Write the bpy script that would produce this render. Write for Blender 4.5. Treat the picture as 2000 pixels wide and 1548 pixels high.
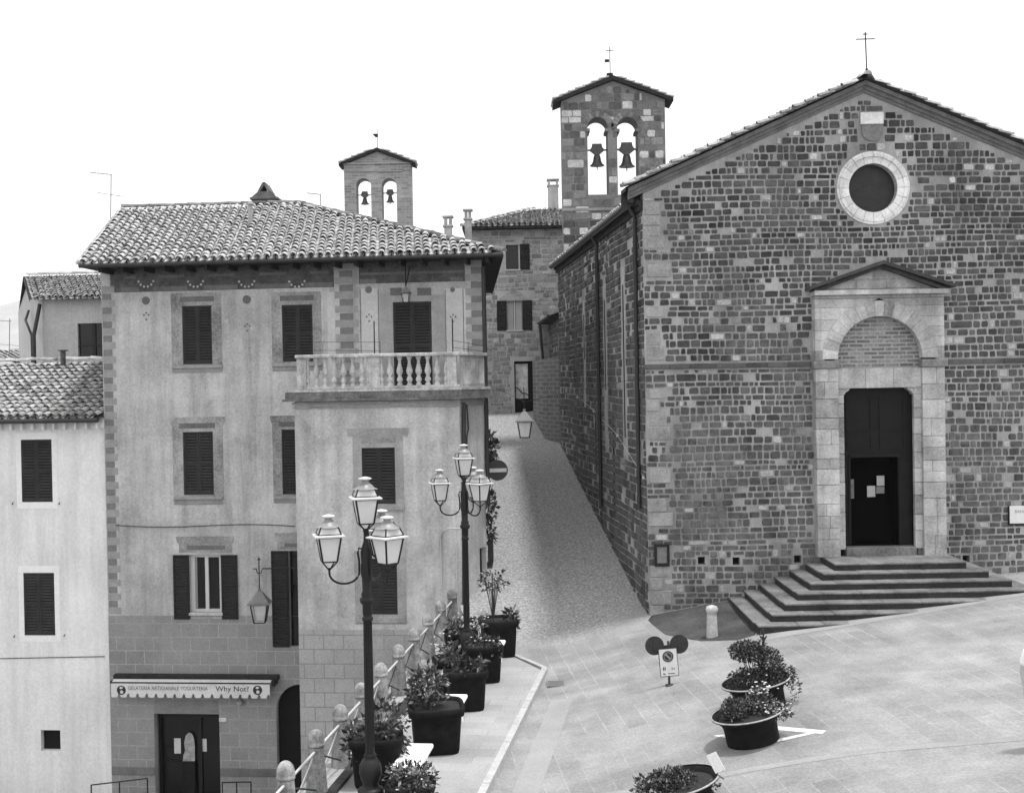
import bpy, bmesh, math, random
from mathutils import Vector, Matrix
from mathutils.geometry import tessellate_polygon
for o in list(bpy.data.objects): bpy.data.objects.remove(o)
S = bpy.context.scene
COL = S.collection
R = math.radians
rnd = random.Random(7)
# ---------------------------------------------------------------- camera
FPX, CX, CY, HOR = 2400.0, 1000.0, 774.0, 745.0      # focal length and centre in photograph pixels
CAMZ = 6.5
pit, rol = math.atan((CY-HOR)/FPX), R(1.0)
U0, R0, F0 = Vector((0, math.sin(pit), math.cos(pit))), Vector((1, 0, 0)), Vector((0, math.cos(pit), -math.sin(pit)))
CU = U0*math.cos(rol) + R0*math.sin(rol)
CR = R0*math.cos(rol) - U0*math.sin(rol)
EYE = Vector((0, 0, CAMZ))
cd = bpy.data.cameras.new('camera'); cam = bpy.data.objects.new('camera', cd); COL.objects.link(cam)
m = Matrix((CR, CU, -F0)).transposed().to_4x4(); m.translation = EYE
cam.matrix_world = m
cd.sensor_width = 36; cd.lens = 36*FPX/2000; cd.clip_start = .1; cd.clip_end = 12000
S.camera = cam
# ---------------------------------------------------------------- light
SUN_EL, SUN_AZ = R(78), R(97)          # azimuth clockwise from +Y: the sun stands high on the right
SUN_E, SKY_E, EXPO = 2.6, 0.115, 0.28
w = bpy.data.worlds.new('World'); S.world = w; w.use_nodes = True
nt = w.node_tree; nt.nodes.clear()
sky = nt.nodes.new('ShaderNodeTexSky'); sky.sky_type = 'NISHITA'; sky.sun_disc = False
sky.sun_elevation = SUN_EL; sky.sun_rotation = SUN_AZ; sky.dust_density = 6; sky.air_density = 1.5
bw = nt.nodes.new('ShaderNodeRGBToBW'); mx = nt.nodes.new('ShaderNodeMix'); mx.data_type = 'FLOAT'
mx.inputs[0].default_value = .8        # mostly an even veil of cloud over the clear sky
mx.inputs[3].default_value = 11.0
bg = nt.nodes.new('ShaderNodeBackground'); bg.inputs[1].default_value = SKY_E
wo = nt.nodes.new('ShaderNodeOutputWorld')
nt.links.new(sky.outputs[0], bw.inputs[0]); nt.links.new(bw.outputs[0], mx.inputs[2])
nt.links.new(mx.outputs[0], bg.inputs[0]); nt.links.new(bg.outputs[0], wo.inputs[0])
sl = bpy.data.lights.new('sun', 'SUN'); sl.energy = SUN_E; sl.angle = R(5); sl.color = (1, 1, 1)
so = bpy.data.objects.new('sun', sl); COL.objects.link(so)
sd = Vector((math.sin(SUN_AZ)*math.cos(SUN_EL), math.cos(SUN_AZ)*math.cos(SUN_EL), math.sin(SUN_EL)))
so.rotation_euler = sd.to_track_quat('Z', 'Y').to_euler(); so.location = (30, 0, 40)
vs = S.view_settings; vs.view_transform = 'Standard'; vs.look = 'None'; vs.exposure = EXPO; vs.gamma = 1; vs.use_curve_mapping = False
S.cycles.max_bounces = 6; S.cycles.diffuse_bounces = 3; S.cycles.glossy_bounces = 3; S.cycles.transmission_bounces = 4
S.cycles.use_denoising = True; S.cycles.volume_bounces = 2
# ---------------------------------------------------------------- helpers
def ray(u, v): return (F0 + CR*((u-CX)/FPX) - CU*((v-CY)/FPX))
def P(u, v, Y):
    d = ray(u, v); return EYE + d*(Y/d.y)
def lerp(pts, x):
    if x <= pts[0][0]: return pts[0][1]
    for (a, b), (c, d) in zip(pts, pts[1:]):
        if x <= c:
            t = (x-a)/(c-a); return b+(d-b)*t
    return pts[-1][1]
ZX = [(-8, -.13), (.4, -.13), (1.0, -.08), (2.2, .18), (3.4, .46), (5.3, .80), (11.6, 1.42), (20, 2.1), (60, 4)]
def sp(x, k=1.2): return math.log1p(math.exp(min(60, x*k)))/k
def zx(x): return sum(lerp(ZX, x+q*.45) for q in (-1, -.5, 0, .5, 1))/5
def gz(x, y):
    t = .222*(sp(y-30.8)-sp(y-55.5)); k = min(1, max(0, (x-4)/9)); t *= 1-k*k*(3-2*k)
    return zx(x)+t
def G(u, v, zf=gz):
    d = ray(u, v); Y = 12.0
    while Y < 90:
        p = EYE + d*(Y/d.y)
        if p.z <= zf(p.x, p.y): return p
        Y += .03
    return p
def Gz(u, v, z=0.0):
    d = ray(u, v); return EYE + d*((z-CAMZ)/d.z)

class Fr:
    """an upright local frame: a along the wall, z up, d outward"""
    def __init__(s, O, t):
        s.O = Vector((O[0], O[1], 0)); s.t = Vector((t[0], t[1], 0)).normalized(); s.n = Vector((s.t.y, -s.t.x, 0))
    def W(s, a, z, d=0.0): return s.O + s.t*a + s.n*d + Vector((0, 0, z))
    def off(s, d): return Fr(s.O+s.n*d, s.t)
    def px(s, u, v):
        r = ray(u, v); k = (s.O-EYE).dot(s.n)/r.dot(s.n); p = EYE+r*k - s.O
        return p.dot(s.t), p.z
    def rect(s, u0, v0, u1, v1):
        uc, vc = (u0+u1)/2, (v0+v1)/2
        a0 = s.px(u0, vc)[0]; a1 = s.px(u1, vc)[0]; z1 = s.px(uc, v0)[1]; z0 = s.px(uc, v1)[1]
        return a0, a1, z0, z1
WF = Fr((0, 0), (1, 0))

class MB:
    def __init__(s): s.v = []; s.f = []; s.sm = []
    def add(s, vs, fs, smooth=False):
        b = len(s.v); s.v += [tuple(x) for x in vs]; s.f += [tuple(i+b for i in f) for f in fs]; s.sm += [smooth]*len(fs)
    def box(s, fr, a0, a1, z0, z1, d0, d1, ch=0.0):
        c = ch
        if c <= 0:
            vs = [fr.W(a, z, d) for d in (d0, d1) for a, z in ((a0, z0), (a1, z0), (a1, z1), (a0, z1))]
            s.add(vs, [(3, 2, 1, 0), (4, 5, 6, 7), (0, 1, 5, 4), (1, 2, 6, 5), (2, 3, 7, 6), (3, 0, 4, 7)]); return
        rings = []
        for d, k in ((d0, c), (d0+c, 0), (d1-c, 0), (d1, c)):
            rings.append([fr.W(a, z, d) for a, z in ((a0+k+c, z0+k), (a1-k-c, z0+k), (a1-k, z0+k+c), (a1-k, z1-k-c), (a1-k-c, z1-k), (a0+k+c, z1-k), (a0+k, z1-k-c), (a0+k, z0+k+c))])
        vs = sum(rings, []); fs = [tuple(range(7, -1, -1)), tuple(range(24, 32))]
        for r in range(3):
            for i in range(8): j = (i+1) % 8; fs.append((r*8+i, r*8+j, r*8+8+j, r*8+8+i))
        s.add(vs, fs)
    def quad(s, a, b, c, d): s.add([a, b, c, d], [(0, 1, 2, 3)])
    def prism(s, fr, poly, d0, d1):
        n = len(poly); vs = [fr.W(a, z, d0) for a, z in poly]+[fr.W(a, z, d1) for a, z in poly]
        fs = [tuple(t) for t in tessellate_polygon([[Vector((a, z, 0)) for a, z in poly]])]
        fs2 = [tuple(i+n for i in t) for t in fs]
        s.add(vs, fs+fs2+[(i, (i+1) % n, n+(i+1) % n, n+i) for i in range(n)])
    def prismz(s, poly, z0, z1):
        n = len(poly); zz = z1 if callable(z1) else (lambda x, y: z1)
        vs = [(x, y, z0) for x, y in poly]+[(x, y, zz(x, y)) for x, y in poly]
        fs = [tuple(t) for t in tessellate_polygon([[Vector((a, b, 0)) for a, b in poly]])]
        s.add(vs, fs+[tuple(i+n for i in t) for t in fs]+[(i, (i+1) % n, n+(i+1) % n, n+i) for i in range(n)])
    def wall(s, fr, outer, holes=(), d=0.0, back=None, edge=False):
        loops = [[Vector((a, z, 0)) for a, z in outer]]+[[Vector((a, z, 0)) for a, z in h] for h in holes]
        pts = [p for l in loops for p in l]; tr = [tuple(t) for t in tessellate_polygon(loops)]
        s.add([fr.W(p.x, p.y, d) for p in pts], tr)
        if back is not None:
            for h in (list(holes)+([outer] if edge else [])):
                n = len(h); vs = [fr.W(a, z, d) for a, z in h]+[fr.W(a, z, back) for a, z in h]
                s.add(vs, [(i, (i+1) % n, n+(i+1) % n, n+i) for i in range(n)])
            if edge: s.add([fr.W(p.x, p.y, back) for p in pts], tr)
    def tube(s, pts, r, n=8, cap=True):
        pts = [Vector(p) for p in pts]; rs = r if isinstance(r, (list, tuple)) else [r]*len(pts); vs = []
        for i, p in enumerate(pts):
            t = (pts[min(i+1, len(pts)-1)]-pts[max(i-1, 0)]).normalized()
            up = Vector((0, 0, 1)) if abs(t.z) < .9 else Vector((1, 0, 0))
            x = t.cross(up).normalized(); y = x.cross(t)
            vs += [p+(x*math.cos(k*2*math.pi/n)+y*math.sin(k*2*math.pi/n))*rs[i] for k in range(n)]
        fs = [(i*n+k, i*n+(k+1) % n, (i+1)*n+(k+1) % n, (i+1)*n+k) for i in range(len(pts)-1) for k in range(n)]
        s.add(vs, fs, True)
        if cap: s.add(vs[:n], [tuple(range(n))]); s.add(vs[-n:], [tuple(range(n))])
    def lathe(s, c, prof, n=16, rot=0.0, smooth=True, ax=None, cap=True):
        c = Vector(c); X, Y, Z = ax or (Vector((1, 0, 0)), Vector((0, 1, 0)), Vector((0, 0, 1))); vs = []
        for r, z in prof:
            vs += [c+X*(r*math.cos(rot+k*2*math.pi/n))+Y*(r*math.sin(rot+k*2*math.pi/n))+Z*z for k in range(n)]
        s.add(vs, [(i*n+k, i*n+(k+1) % n, (i+1)*n+(k+1) % n, (i+1)*n+k) for i in range(len(prof)-1) for k in range(n)], smooth)
        if cap: s.add(vs[:n], [tuple(range(n-1, -1, -1))]); s.add(vs[-n:], [tuple(range(n))])
    def leaves(s, c, rad, n, size, shell=.45, up=.25, drop=0.0):
        c = Vector(c)
        for _ in range(n):
            while True:
                q = Vector((rnd.uniform(-1, 1), rnd.uniform(-1, 1), rnd.uniform(-1, 1)))
                if .02 < q.length < 1: break
            q = q.normalized()*(shell+(1-shell)*rnd.random()) if rnd.random() < .7 else q
            p = c+Vector((q.x*rad[0], q.y*rad[1], q.z*rad[2]))
            d = (q+Vector((rnd.gauss(0, .5), rnd.gauss(0, .5), rnd.gauss(0, .5)+up-drop))).normalized()
            x = d.cross(Vector((rnd.gauss(0, 1), rnd.gauss(0, 1), rnd.gauss(0, 1)))).normalized(); L = size*rnd.uniform(.6, 1.3); k = L*rnd.uniform(.2, .34)
            nn = d.cross(x)*k*.5
            s.add([p, p+d*L*.45+x*k+nn, p+d*L, p+d*L*.45-x*k+nn], [(0, 1, 2), (0, 2, 3)])
    def build(s, name, mat, parent=None, bevel=0.0):
        me = bpy.data.meshes.new(name); me.from_pydata(s.v, [], s.f)
        me.polygons.foreach_set('use_smooth', s.sm); me.materials.append(mat); me.update()
        o = bpy.data.objects.new(name, me); COL.objects.link(o)
        if parent is not None: o.parent = parent; o.matrix_parent_inverse = parent_inv(parent)
        if bevel:
            b = o.modifiers.new('bevel', 'BEVEL'); b.width = bevel; b.segments = 2; b.limit_method = 'ANGLE'
        return o
def split(mb, name, mat, parent):
    """one object for every separate piece in mb"""
    p = list(range(len(mb.v)))
    def find(i):
        while p[i] != i: p[i] = p[p[i]]; i = p[i]
        return i
    for f in mb.f:
        for i in f[1:]: p[find(i)] = find(f[0])
    groups = {}
    for f, s in zip(mb.f, mb.sm): groups.setdefault(find(f[0]), []).append((f, s))
    for g in groups.values():
        m = MB(); ids = {}
        for f, s in g:
            for i in f:
                if i not in ids: ids[i] = len(m.v); m.v.append(mb.v[i])
            m.f.append(tuple(ids[i] for i in f)); m.sm.append(s)
        o = m.build(name, mat, parent)
    return o
def wm(o):
    m = o.matrix_basis
    return (wm(o.parent) @ o.matrix_parent_inverse @ m) if o.parent else m
def parent_inv(p): return wm(p).inverted()
def tag(o, label, cat, group=None):
    o['label'] = label; o['category'] = cat
    if group: o['group'] = group
    return o
def thing(name, label, cat, loc=(0, 0, 0), group=None):
    o = bpy.data.objects.new(name, None); COL.objects.link(o); o.location = loc; o.empty_display_size = .3
    return tag(o, label, cat, group)
def struct(o, kind='structure'): o['kind'] = kind; return o
def dup(root, loc, rz=None, label=None):
    """copy of a thing with its parts and sub-parts (mesh data shared)"""
    def cp(o, par):
        c = o.copy(); COL.objects.link(c)
        if par is not None: c.parent = par; c.matrix_parent_inverse = o.matrix_parent_inverse.copy()
        for ch in list(o.children): cp(ch, c)
        return c
    c = cp(root, None); c.location = loc
    if rz is not None: c.rotation_euler.z = rz
    if label: c['label'] = label
    return c
# ---------------------------------------------------------------- materials (all greys: the photograph is black and white)
class NT:
    def __init__(s, name):
        s.m = bpy.data.materials.new(name); s.m.use_nodes = True; s.t = s.m.node_tree; s.t.nodes.clear()
        s.pos = s.n('ShaderNodeNewGeometry')
    def n(s, k, **kw):
        o = s.t.nodes.new(k)
        for a, b in kw.items(): setattr(o, a, b)
        return o
    def l(s, a, b): s.t.links.new(a, b)
    def math(s, op, a, b=None, clamp=False):
        o = s.n('ShaderNodeMath', operation=op); o.use_clamp = clamp
        for i, x in enumerate((a, b)):
            if x is None: continue
            if isinstance(x, (int, float)): o.inputs[i].default_value = x
            else: s.l(x, o.inputs[i])
        return o.outputs[0]
    def mapv(s, sc=(1, 1, 1), rot=(0, 0, 0), loc=(0, 0, 0)):
        o = s.n('ShaderNodeMapping'); s.l(s.pos.outputs['Position'], o.inputs[0])
        o.inputs[1].default_value = loc; o.inputs[2].default_value = rot; o.inputs[3].default_value = sc
        return o.outputs[0]
    def noise(s, scale, detail=5, rough=.6, vec=None):
        o = s.n('ShaderNodeTexNoise'); s.l(vec or s.pos.outputs['Position'], o.inputs['Vector'])
        o.inputs['Scale'].default_value = scale; o.inputs['Detail'].default_value = detail; o.inputs['Roughness'].default_value = rough
        return o.outputs[0]
    def mr(s, x, a, b, c, d):
        o = s.n('ShaderNodeMapRange'); s.l(x, o.inputs[0])
        for i, q in enumerate((a, b, c, d)): o.inputs[i+1].default_value = q
        return o.outputs[0]
    def mix(s, f, a, b):
        o = s.n('ShaderNodeMix', data_type='FLOAT')
        for i, x in ((0, f), (2, a), (3, b)):
            if isinstance(x, (int, float)): o.inputs[i].default_value = x
            else: s.l(x, o.inputs[i])
        return o.outputs[0]
    def ramp(s, x, stops, interp='LINEAR'):
        o = s.n('ShaderNodeValToRGB'); s.l(x, o.inputs[0]); r = o.color_ramp; r.interpolation = interp
        while len(r.elements) < len(stops): r.elements.new(.5)
        for e, (p, c) in zip(r.elements, stops): e.position = p; e.color = (c, c, c, 1)
        return o.outputs[0]
    def out(s, col, rough=.85, bump=None, bstr=.2, bdist=.02, spec=.25, metal=0.0):
        p = s.n('ShaderNodeBsdfPrincipled'); o = s.n('ShaderNodeOutputMaterial')
        if isinstance(col, (int, float)): p.inputs['Base Color'].default_value = (col, col, col, 1)
        else: s.l(col, p.inputs['Base Color'])
        p.inputs['Roughness'].default_value = rough; p.inputs['Specular IOR Level'].default_value = spec; p.inputs['Metallic'].default_value = metal
        if bump is not None:
            b = s.n('ShaderNodeBump'); b.inputs['Strength'].default_value = bstr; b.inputs['Distance'].default_value = bdist
            s.l(bump, b.inputs['Height']); s.l(b.outputs[0], p.inputs['Normal'])
        s.l(p.outputs[0], o.inputs[0]); return s.m
def M(name, val, rough=.85, var=.2, scale=1.2, fine=22, bump=.2, island=0.0, spec=.25, metal=0.0, streak=0.0, patch=0.0):
    q = NT(name)
    n1 = q.noise(scale, 6); n2 = q.noise(fine, 4, .7)
    f = q.math('ADD', q.mr(n1, .3, .7, 1-var, 1+var), q.mr(n2, .34, .66, -var*.6-.04, var*.6+.04))
    if island:
        f = q.math('ADD', f, q.mr(q.pos.outputs['Random Per Island'], 0, 1, -island, island))
    if streak:
        st = q.noise(1.0, 5, .65, q.mapv((3.2, 3.2, .22)))
        f = q.math('MULTIPLY', f, q.mr(st, .42, .68, 1, 1-streak))
    if patch:
        p1 = q.noise(.55, 7, .62, q.mapv((1, 1, .8), (0, 0, 0), (3, 5, 2))); p2 = q.noise(2.1, 6, .65)
        f = q.math('MULTIPLY', f, q.mr(p1, .47, .60, 1, 1-patch)); f = q.math('MULTIPLY', f, q.mr(p2, .55, .66, 1, 1-patch*.6))
    col = q.math('MULTIPLY', f, val, True)
    return q.out(col, rough, n2, bump, .02, spec, metal)
m_mortar = M('lime_mortar', .37, .95, .28, .7, 30, .5, streak=.22, patch=.25)
def stone_mat(name, lo, hi, light, frac, smear=.6, mortar=.38):
    q = NT(name); r = q.pos.outputs['Random Per Island']
    base = q.ramp(r, [(0, lo), (.45, (lo+hi)/2), (1-frac-.01, hi), (1-frac, light*.8), (1, light)])
    n2 = q.noise(28, 5, .7); n1 = q.noise(.55, 4); n3 = q.noise(6, 4)
    c = q.math('MULTIPLY', base, q.mr(n2, .32, .68, .55, 1.45))
    c = q.math('MULTIPLY', c, q.mr(n3, .3, .7, .75, 1.25))
    sep = q.n('ShaderNodeSeparateXYZ'); q.l(q.pos.outputs['Position'], sep.inputs[0])
    low = q.mr(sep.outputs[2], 4.5, 8.5, .7, 0)      # repointed and worn lower courses
    sm = q.math('MULTIPLY', q.math('ADD', q.mr(n1, .42, .68, 0, .8), q.math('MULTIPLY', low, q.mr(n1, .3, .6, .2, 1)), True), q.mr(n3, .3, .7, .25, 1))
    c = q.mix(q.math('MULTIPLY', sm, smear), c, mortar*.85)
    return q.out(c, .9, n2, .5, .02)
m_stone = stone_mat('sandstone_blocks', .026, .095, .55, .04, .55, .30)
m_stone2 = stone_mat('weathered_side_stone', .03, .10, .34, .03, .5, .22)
m_belf = stone_mat('belfry_stone', .06, .26, .62, .18, .4, .26)
m_rubble = stone_mat('rubble_stone', .17, .38, .52, .06, .8, .40)
m_quoin = M('grey_corner_stone', .26, .9, .3, 1.5, 22, .4, .35)
m_marble = M('travertine', .50, .8, .26, 1.6, 18, .25, .26, streak=.30, patch=.28)
m_marble2 = M('pale_travertine', .72, .8, .18, 1.8, 18, .25, .12)
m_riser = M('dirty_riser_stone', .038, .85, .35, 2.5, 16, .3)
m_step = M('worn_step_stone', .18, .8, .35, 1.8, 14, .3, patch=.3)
m_white = M('white_plaster', .78, .9, .07, .5, 12, .12, streak=.15, patch=.06)
m_plaster = M('grey_plaster', .49, .92, .2, .75, 16, .2, streak=.26, patch=.20)
m_bay = M('bay_plaster', .56, .92, .2, .9, 16, .2, streak=.24, patch=.22)
m_trim = M('painted_window_surround', .29, .92, .42, 1.1, 18, .2)
m_trim2 = M('dark_painted_band', .15, .92, .2, 2, 18, .2)
m_trimb = M('bay_window_surround', .33, .92, .22, 2, 18, .2)
m_light = M('light_painted_panel', .52, .92, .12, 2, 18, .2)
m_qd = M('dark_painted_quoin', .18, .92, .15, 3, 18, .2, .25)
m_qm = M('mid_painted_quoin', .29, .92, .15, 3, 18, .2, .2)
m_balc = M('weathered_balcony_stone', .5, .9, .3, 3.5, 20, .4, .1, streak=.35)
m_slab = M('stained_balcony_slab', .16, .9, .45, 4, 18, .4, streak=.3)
m_shut = M('dark_shutter_paint', .033, .45, .25, 3, 20, .05, spec=.15)
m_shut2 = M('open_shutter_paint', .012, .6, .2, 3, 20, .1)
m_void = M('dark_interior', .008, .9, .2, 3, 20, 0)
m_glass = M('window_glass', .008, .12, .2, 2, 10, 0, spec=.35)
m_frame = M('pale_window_frame', .55, .6, .1)
m_iron = M('black_cast_iron', .012, .5, .2, 4, 30, .1, spec=.3)
m_pipe = M('dark_downpipe', .03, .5, .2, 4, 30, .1, spec=.4)
m_rail = M('pale_painted_rail', .5, .5, .15)
m_wood = M('dark_door_wood', .010, .6, .3, 5, 40, .2, spec=.2)
m_soffit = M('shade_dark_eave_timber', .025, .9, .3, 3, 20, .2)  # timber tone darkened to deepen the shade beneath the eaves
m_tile = M('roof_tile', .39, .9, .25, 3.5, 24, .4, .30)
m_tile2 = M('old_roof_tile', .34, .9, .4, 3.0, 24, .4, .38)
m_under = M('roof_underlay', .05, .95, .3, 3, 20, .2)
m_post = M('weathered_post_stone', .33, .9, .4, 5, 26, .5, streak=.5, patch=.3)
m_pot = M('black_planter', .010, .75, .5, 6, 30, .3, spec=.12)
m_potrim = M('planter_rim_metal', .35, .45, .25, 8, 30, .2)
m_soil = M('planter_soil', .03, .95, .3, 20, 60, .4)
def glint_leafmat(name, stops):  # the few pale leaf tones stand in for bright highlights on the foliage
    q = NT(name); c = q.ramp(q.pos.outputs['Random Per Island'], stops); c = q.math('MULTIPLY', c, q.mr(q.noise(30, 3), .3, .7, .75, 1.25)); return q.out(c, .45, None, spec=.5)
m_leaf = glint_leafmat('glint_toned_leaf', [(0, .012), (.55, .05), (.82, .14), (1, .45)])
m_leafd = glint_leafmat('glint_toned_dark_leaf', [(0, .010), (.65, .04), (.9, .10), (1, .28)])
m_flower = M('pale_flower', .6, .8, .2, 6, 30, 0, .3)
m_stem = M('plant_stem', .06, .8, .2)
m_bench = M('white_bench_marble', .9, .6, .04)
m_kerb = M('pale_kerb_stone', .42, .8, .15, 4, 22, .2)
m_strip = M('smooth_gutter_concrete', .30, .8, .1, 1, 22, .15)
m_band = M('paving_band_stone', .29, .85, .12, 1.5, 22, .15)
m_line = M('white_road_paint', .70, .8, .15, 5, 40, .1)
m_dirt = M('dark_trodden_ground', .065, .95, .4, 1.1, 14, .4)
m_lower = M('lower_street', .22, .9, .2, .6, 10, .2)
m_retain = M('retaining_wall_stone', .2, .95, .3, 1.2, 12, .4)
m_signw = M('white_sign_face', .75, .4, .06)
m_signd = M('dark_sign_face', .045, .4, .1)
m_signg = M('grey_sign_face', .30, .4, .1)
m_sback = M('dull_sign_back', .04, .5, .25, 8, 30, .1)
m_metal = M('grey_metal', .25, .4, .15, metal=.3)
m_bell = M('bronze_bell', .07, .45, .2, 6, 30, .1, spec=.5)
m_skin = M('skin', .42, .6, .06)
m_shirt = M('white_shirt', .8, .8, .05)
m_trous = M('dark_trousers', .03, .85, .15)
m_hair = M('dark_hair', .02, .6, .2)
m_awn = M('pale_awning_fabric', .6, .85, .12, 2, 20, .1)
m_text = M('dark_lettering', .03, .6, .1)
m_paper = M('paper_notice', .6, .8, .1, 9, 30, .05)
m_paperd = M('faded_notice', .2, .8, .3, 9, 30, .05)
m_hill = M('pale_dry_hillside', .26, .95, .2, .002, .02, 0)
def glassmat():
    q = NT('frosted_lantern_glass')
    d = q.n('ShaderNodeBsdfDiffuse'); t = q.n('ShaderNodeBsdfTranslucent'); g = q.n('ShaderNodeBsdfGlossy')
    n = q.ramp(q.noise(3.5, 3), [(.3, .86), (.7, .97)])
    for x in (d, t): q.l(n, x.inputs[0])
    g.inputs['Roughness'].default_value = .15
    a = q.n('ShaderNodeMixShader'); a.inputs[0].default_value = .55; q.l(d.outputs[0], a.inputs[1]); q.l(t.outputs[0], a.inputs[2])
    b = q.n('ShaderNodeMixShader'); b.inputs[0].default_value = .06; q.l(a.outputs[0], b.inputs[1]); q.l(g.outputs[0], b.inputs[2])
    o = q.n('ShaderNodeOutputMaterial'); q.l(b.outputs[0], o.inputs[0]); return q.m
m_lamp = glassmat()
m_hood = M('lantern_hood_metal', .22, .4, .2, spec=.5)
m_rim = M('lantern_rim_enamel', .62, .4, .1, spec=.5)
m_greyhood = M('grey_painted_hood', .17, .6, .15)
def brickmat(name, val, line, bw_, bh, mort=.012, rot=0.0, plane='XZ', var=.18, dens=None, lo=.9, hi=1.1):
    q = NT(name); sep = q.n('ShaderNodeSeparateXYZ'); q.l(q.mapv((1, 1, 1), (0, 0, rot)), sep.inputs[0])
    cb = q.n('ShaderNodeCombineXYZ'); i = {'XZ': (0, 2), 'YX': (1, 0), 'XY': (0, 1)}[plane]
    q.l(sep.outputs[i[0]], cb.inputs[0]); q.l(sep.outputs[i[1]], cb.inputs[1])
    b = q.n('ShaderNodeTexBrick'); q.l(cb.outputs[0], b.inputs['Vector'])
    b.inputs['Color1'].default_value = (lo,)*3+(1,); b.inputs['Color2'].default_value = (hi,)*3+(1,); b.inputs['Mortar'].default_value = (1, 1, 1, 1)
    b.inputs['Scale'].default_value = 1; b.inputs['Mortar Size'].default_value = mort; b.inputs['Mortar Smooth'].default_value = .3
    b.inputs['Brick Width'].default_value = bw_; b.inputs['Row Height'].default_value = bh
    n1 = q.noise(.9, 6); n2 = q.noise(22, 4, .7)
    f = q.math('ADD', q.mr(n1, .25, .75, 1-var, 1+var), q.mr(n2, .34, .66, -var*.6-.05, var*.6+.05))
    f = q.math('MULTIPLY', f, b.outputs['Color'])
    c = q.math('MULTIPLY', f, val)
    msk = b.outputs['Fac']
    if dens: msk = q.math('MULTIPLY', msk, q.mr(q.noise(.5, 5), dens[0], dens[1], 0, 1))
    c = q.mix(msk, c, q.math('MULTIPLY', q.mr(n2, .2, .8, .7, 1.3), line))
    return q, c, msk, n2
q, c, k, n = brickmat('rusticated_plaster', .26, .34, .56, .40, .016, lo=.95, hi=1.05, dens=(.25, .5)); m_rust = q.out(c, .9, k, -.3, .01)
q, c, k, n = brickmat('rusticated_bay_plaster', .38, .25, .56, .40, .016, lo=.95, hi=1.05, dens=(.25, .5)); m_rustb = q.out(c, .9, k, -.3, .01)
q, c, k, n = brickmat('thin_brick', .20, .34, .36, .10, .022, var=.45, lo=.65, hi=1.35); m_brick = q.out(c, .95, n, .4, .02)

q, c, k, n = brickmat('terrace_slabs', .33, .24, .62, .42, .010, R(8), 'XY', .15, (.42, .6), .93, 1.07); m_terr = q.out(c, .85, n, .2, .02)
q, c, k, n = brickmat('old_brick', .30, .36, .36, .125, .02, var=.4, lo=.75, hi=1.25); m_brickish = q.out(c, .95, n, .5, .02)
# ================================================================ ground
def ground_mat():
    q, sq, msk, n2 = brickmat('stone_slab_paving', .262, .36, 1.05, .36, .013, R(-5), 'YX', .24, (.43, .66), .92, 1.08)
    blotch = q.mr(q.noise(.28, 5, .6, q.mapv((1, 2.2, 1))), .35, .65, .86, 1.12)
    sq = q.math('MULTIPLY', sq, blotch)
    fine = q.noise(9, 4, .75); cob = q.n('ShaderNodeTexVoronoi'); q.l(q.mapv((13, 11, 12)), cob.inputs['Vector']); cob.inputs['Scale'].default_value = 1; sp_ = q.noise(16, 3, .8)
    al = q.math('MULTIPLY', q.mr(fine, .3, .7, .82, 1.18), q.mr(cob.outputs['Distance'], .0, .7, 1.05, .92))
    rid = q.n('ShaderNodeTexWave'); rid.bands_direction = 'Y'; q.l(q.mapv((.5, 1, .5)), rid.inputs['Vector'])
    rid.inputs['Scale'].default_value = 1.6; rid.inputs['Distortion'].default_value = 2.5; rid.inputs['Detail'].default_value = 3
    al = q.math('MULTIPLY', al, q.mr(rid.outputs[1], .85, 1, 1, 1.12))
    al = q.math('MULTIPLY', q.math('MULTIPLY', al, q.mr(sp_, .36, .64, .55, 1.45)), .30)
    sep = q.n('ShaderNodeSeparateXYZ'); q.l(q.pos.outputs['Position'], sep.inputs[0])
    y = q.math('ADD', sep.outputs[1], q.mr(q.noise(.5, 5), .2, .8, -1.6, 1.6))
    c = q.mix(q.mr(y, 29.6, 31.6, 0, 1), sq, al)
    h = q.math('ADD', fine, q.math('MULTIPLY', cob.outputs['Distance'], q.mr(y, 29.6, 31.6, .15, 1)))
    return q.out(c, .85, h, .35, .02)
m_ground = ground_mat()
PL = lambda y: -3.2+(y-19.4)*.1164            # line of the stone posts
KL = lambda y: -.56+(y-19.15)*.1457           # kerb line of the terrace
def xl(y):
    if y < 27.8: return KL(y)-.6
    if y < 33: return -1.4
    return -1.5
mb = MB(); ys = [3+.55*i for i in range(0, 100)]; nx = 90
for y in ys:
    x0 = xl(y)
    for i in range(nx+1):
        t = i/nx; x = x0+(t*.35+t*t*.65)*(34-x0); mb.v.append((x, y, gz(x, y)))
for j in range(len(ys)-1):
    for i in range(nx): k = j*(nx+1)+i; mb.f.append((k, k+1, k+nx+2, k+nx+1)); mb.sm.append(True)
struct(mb.build('square', m_ground))
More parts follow.
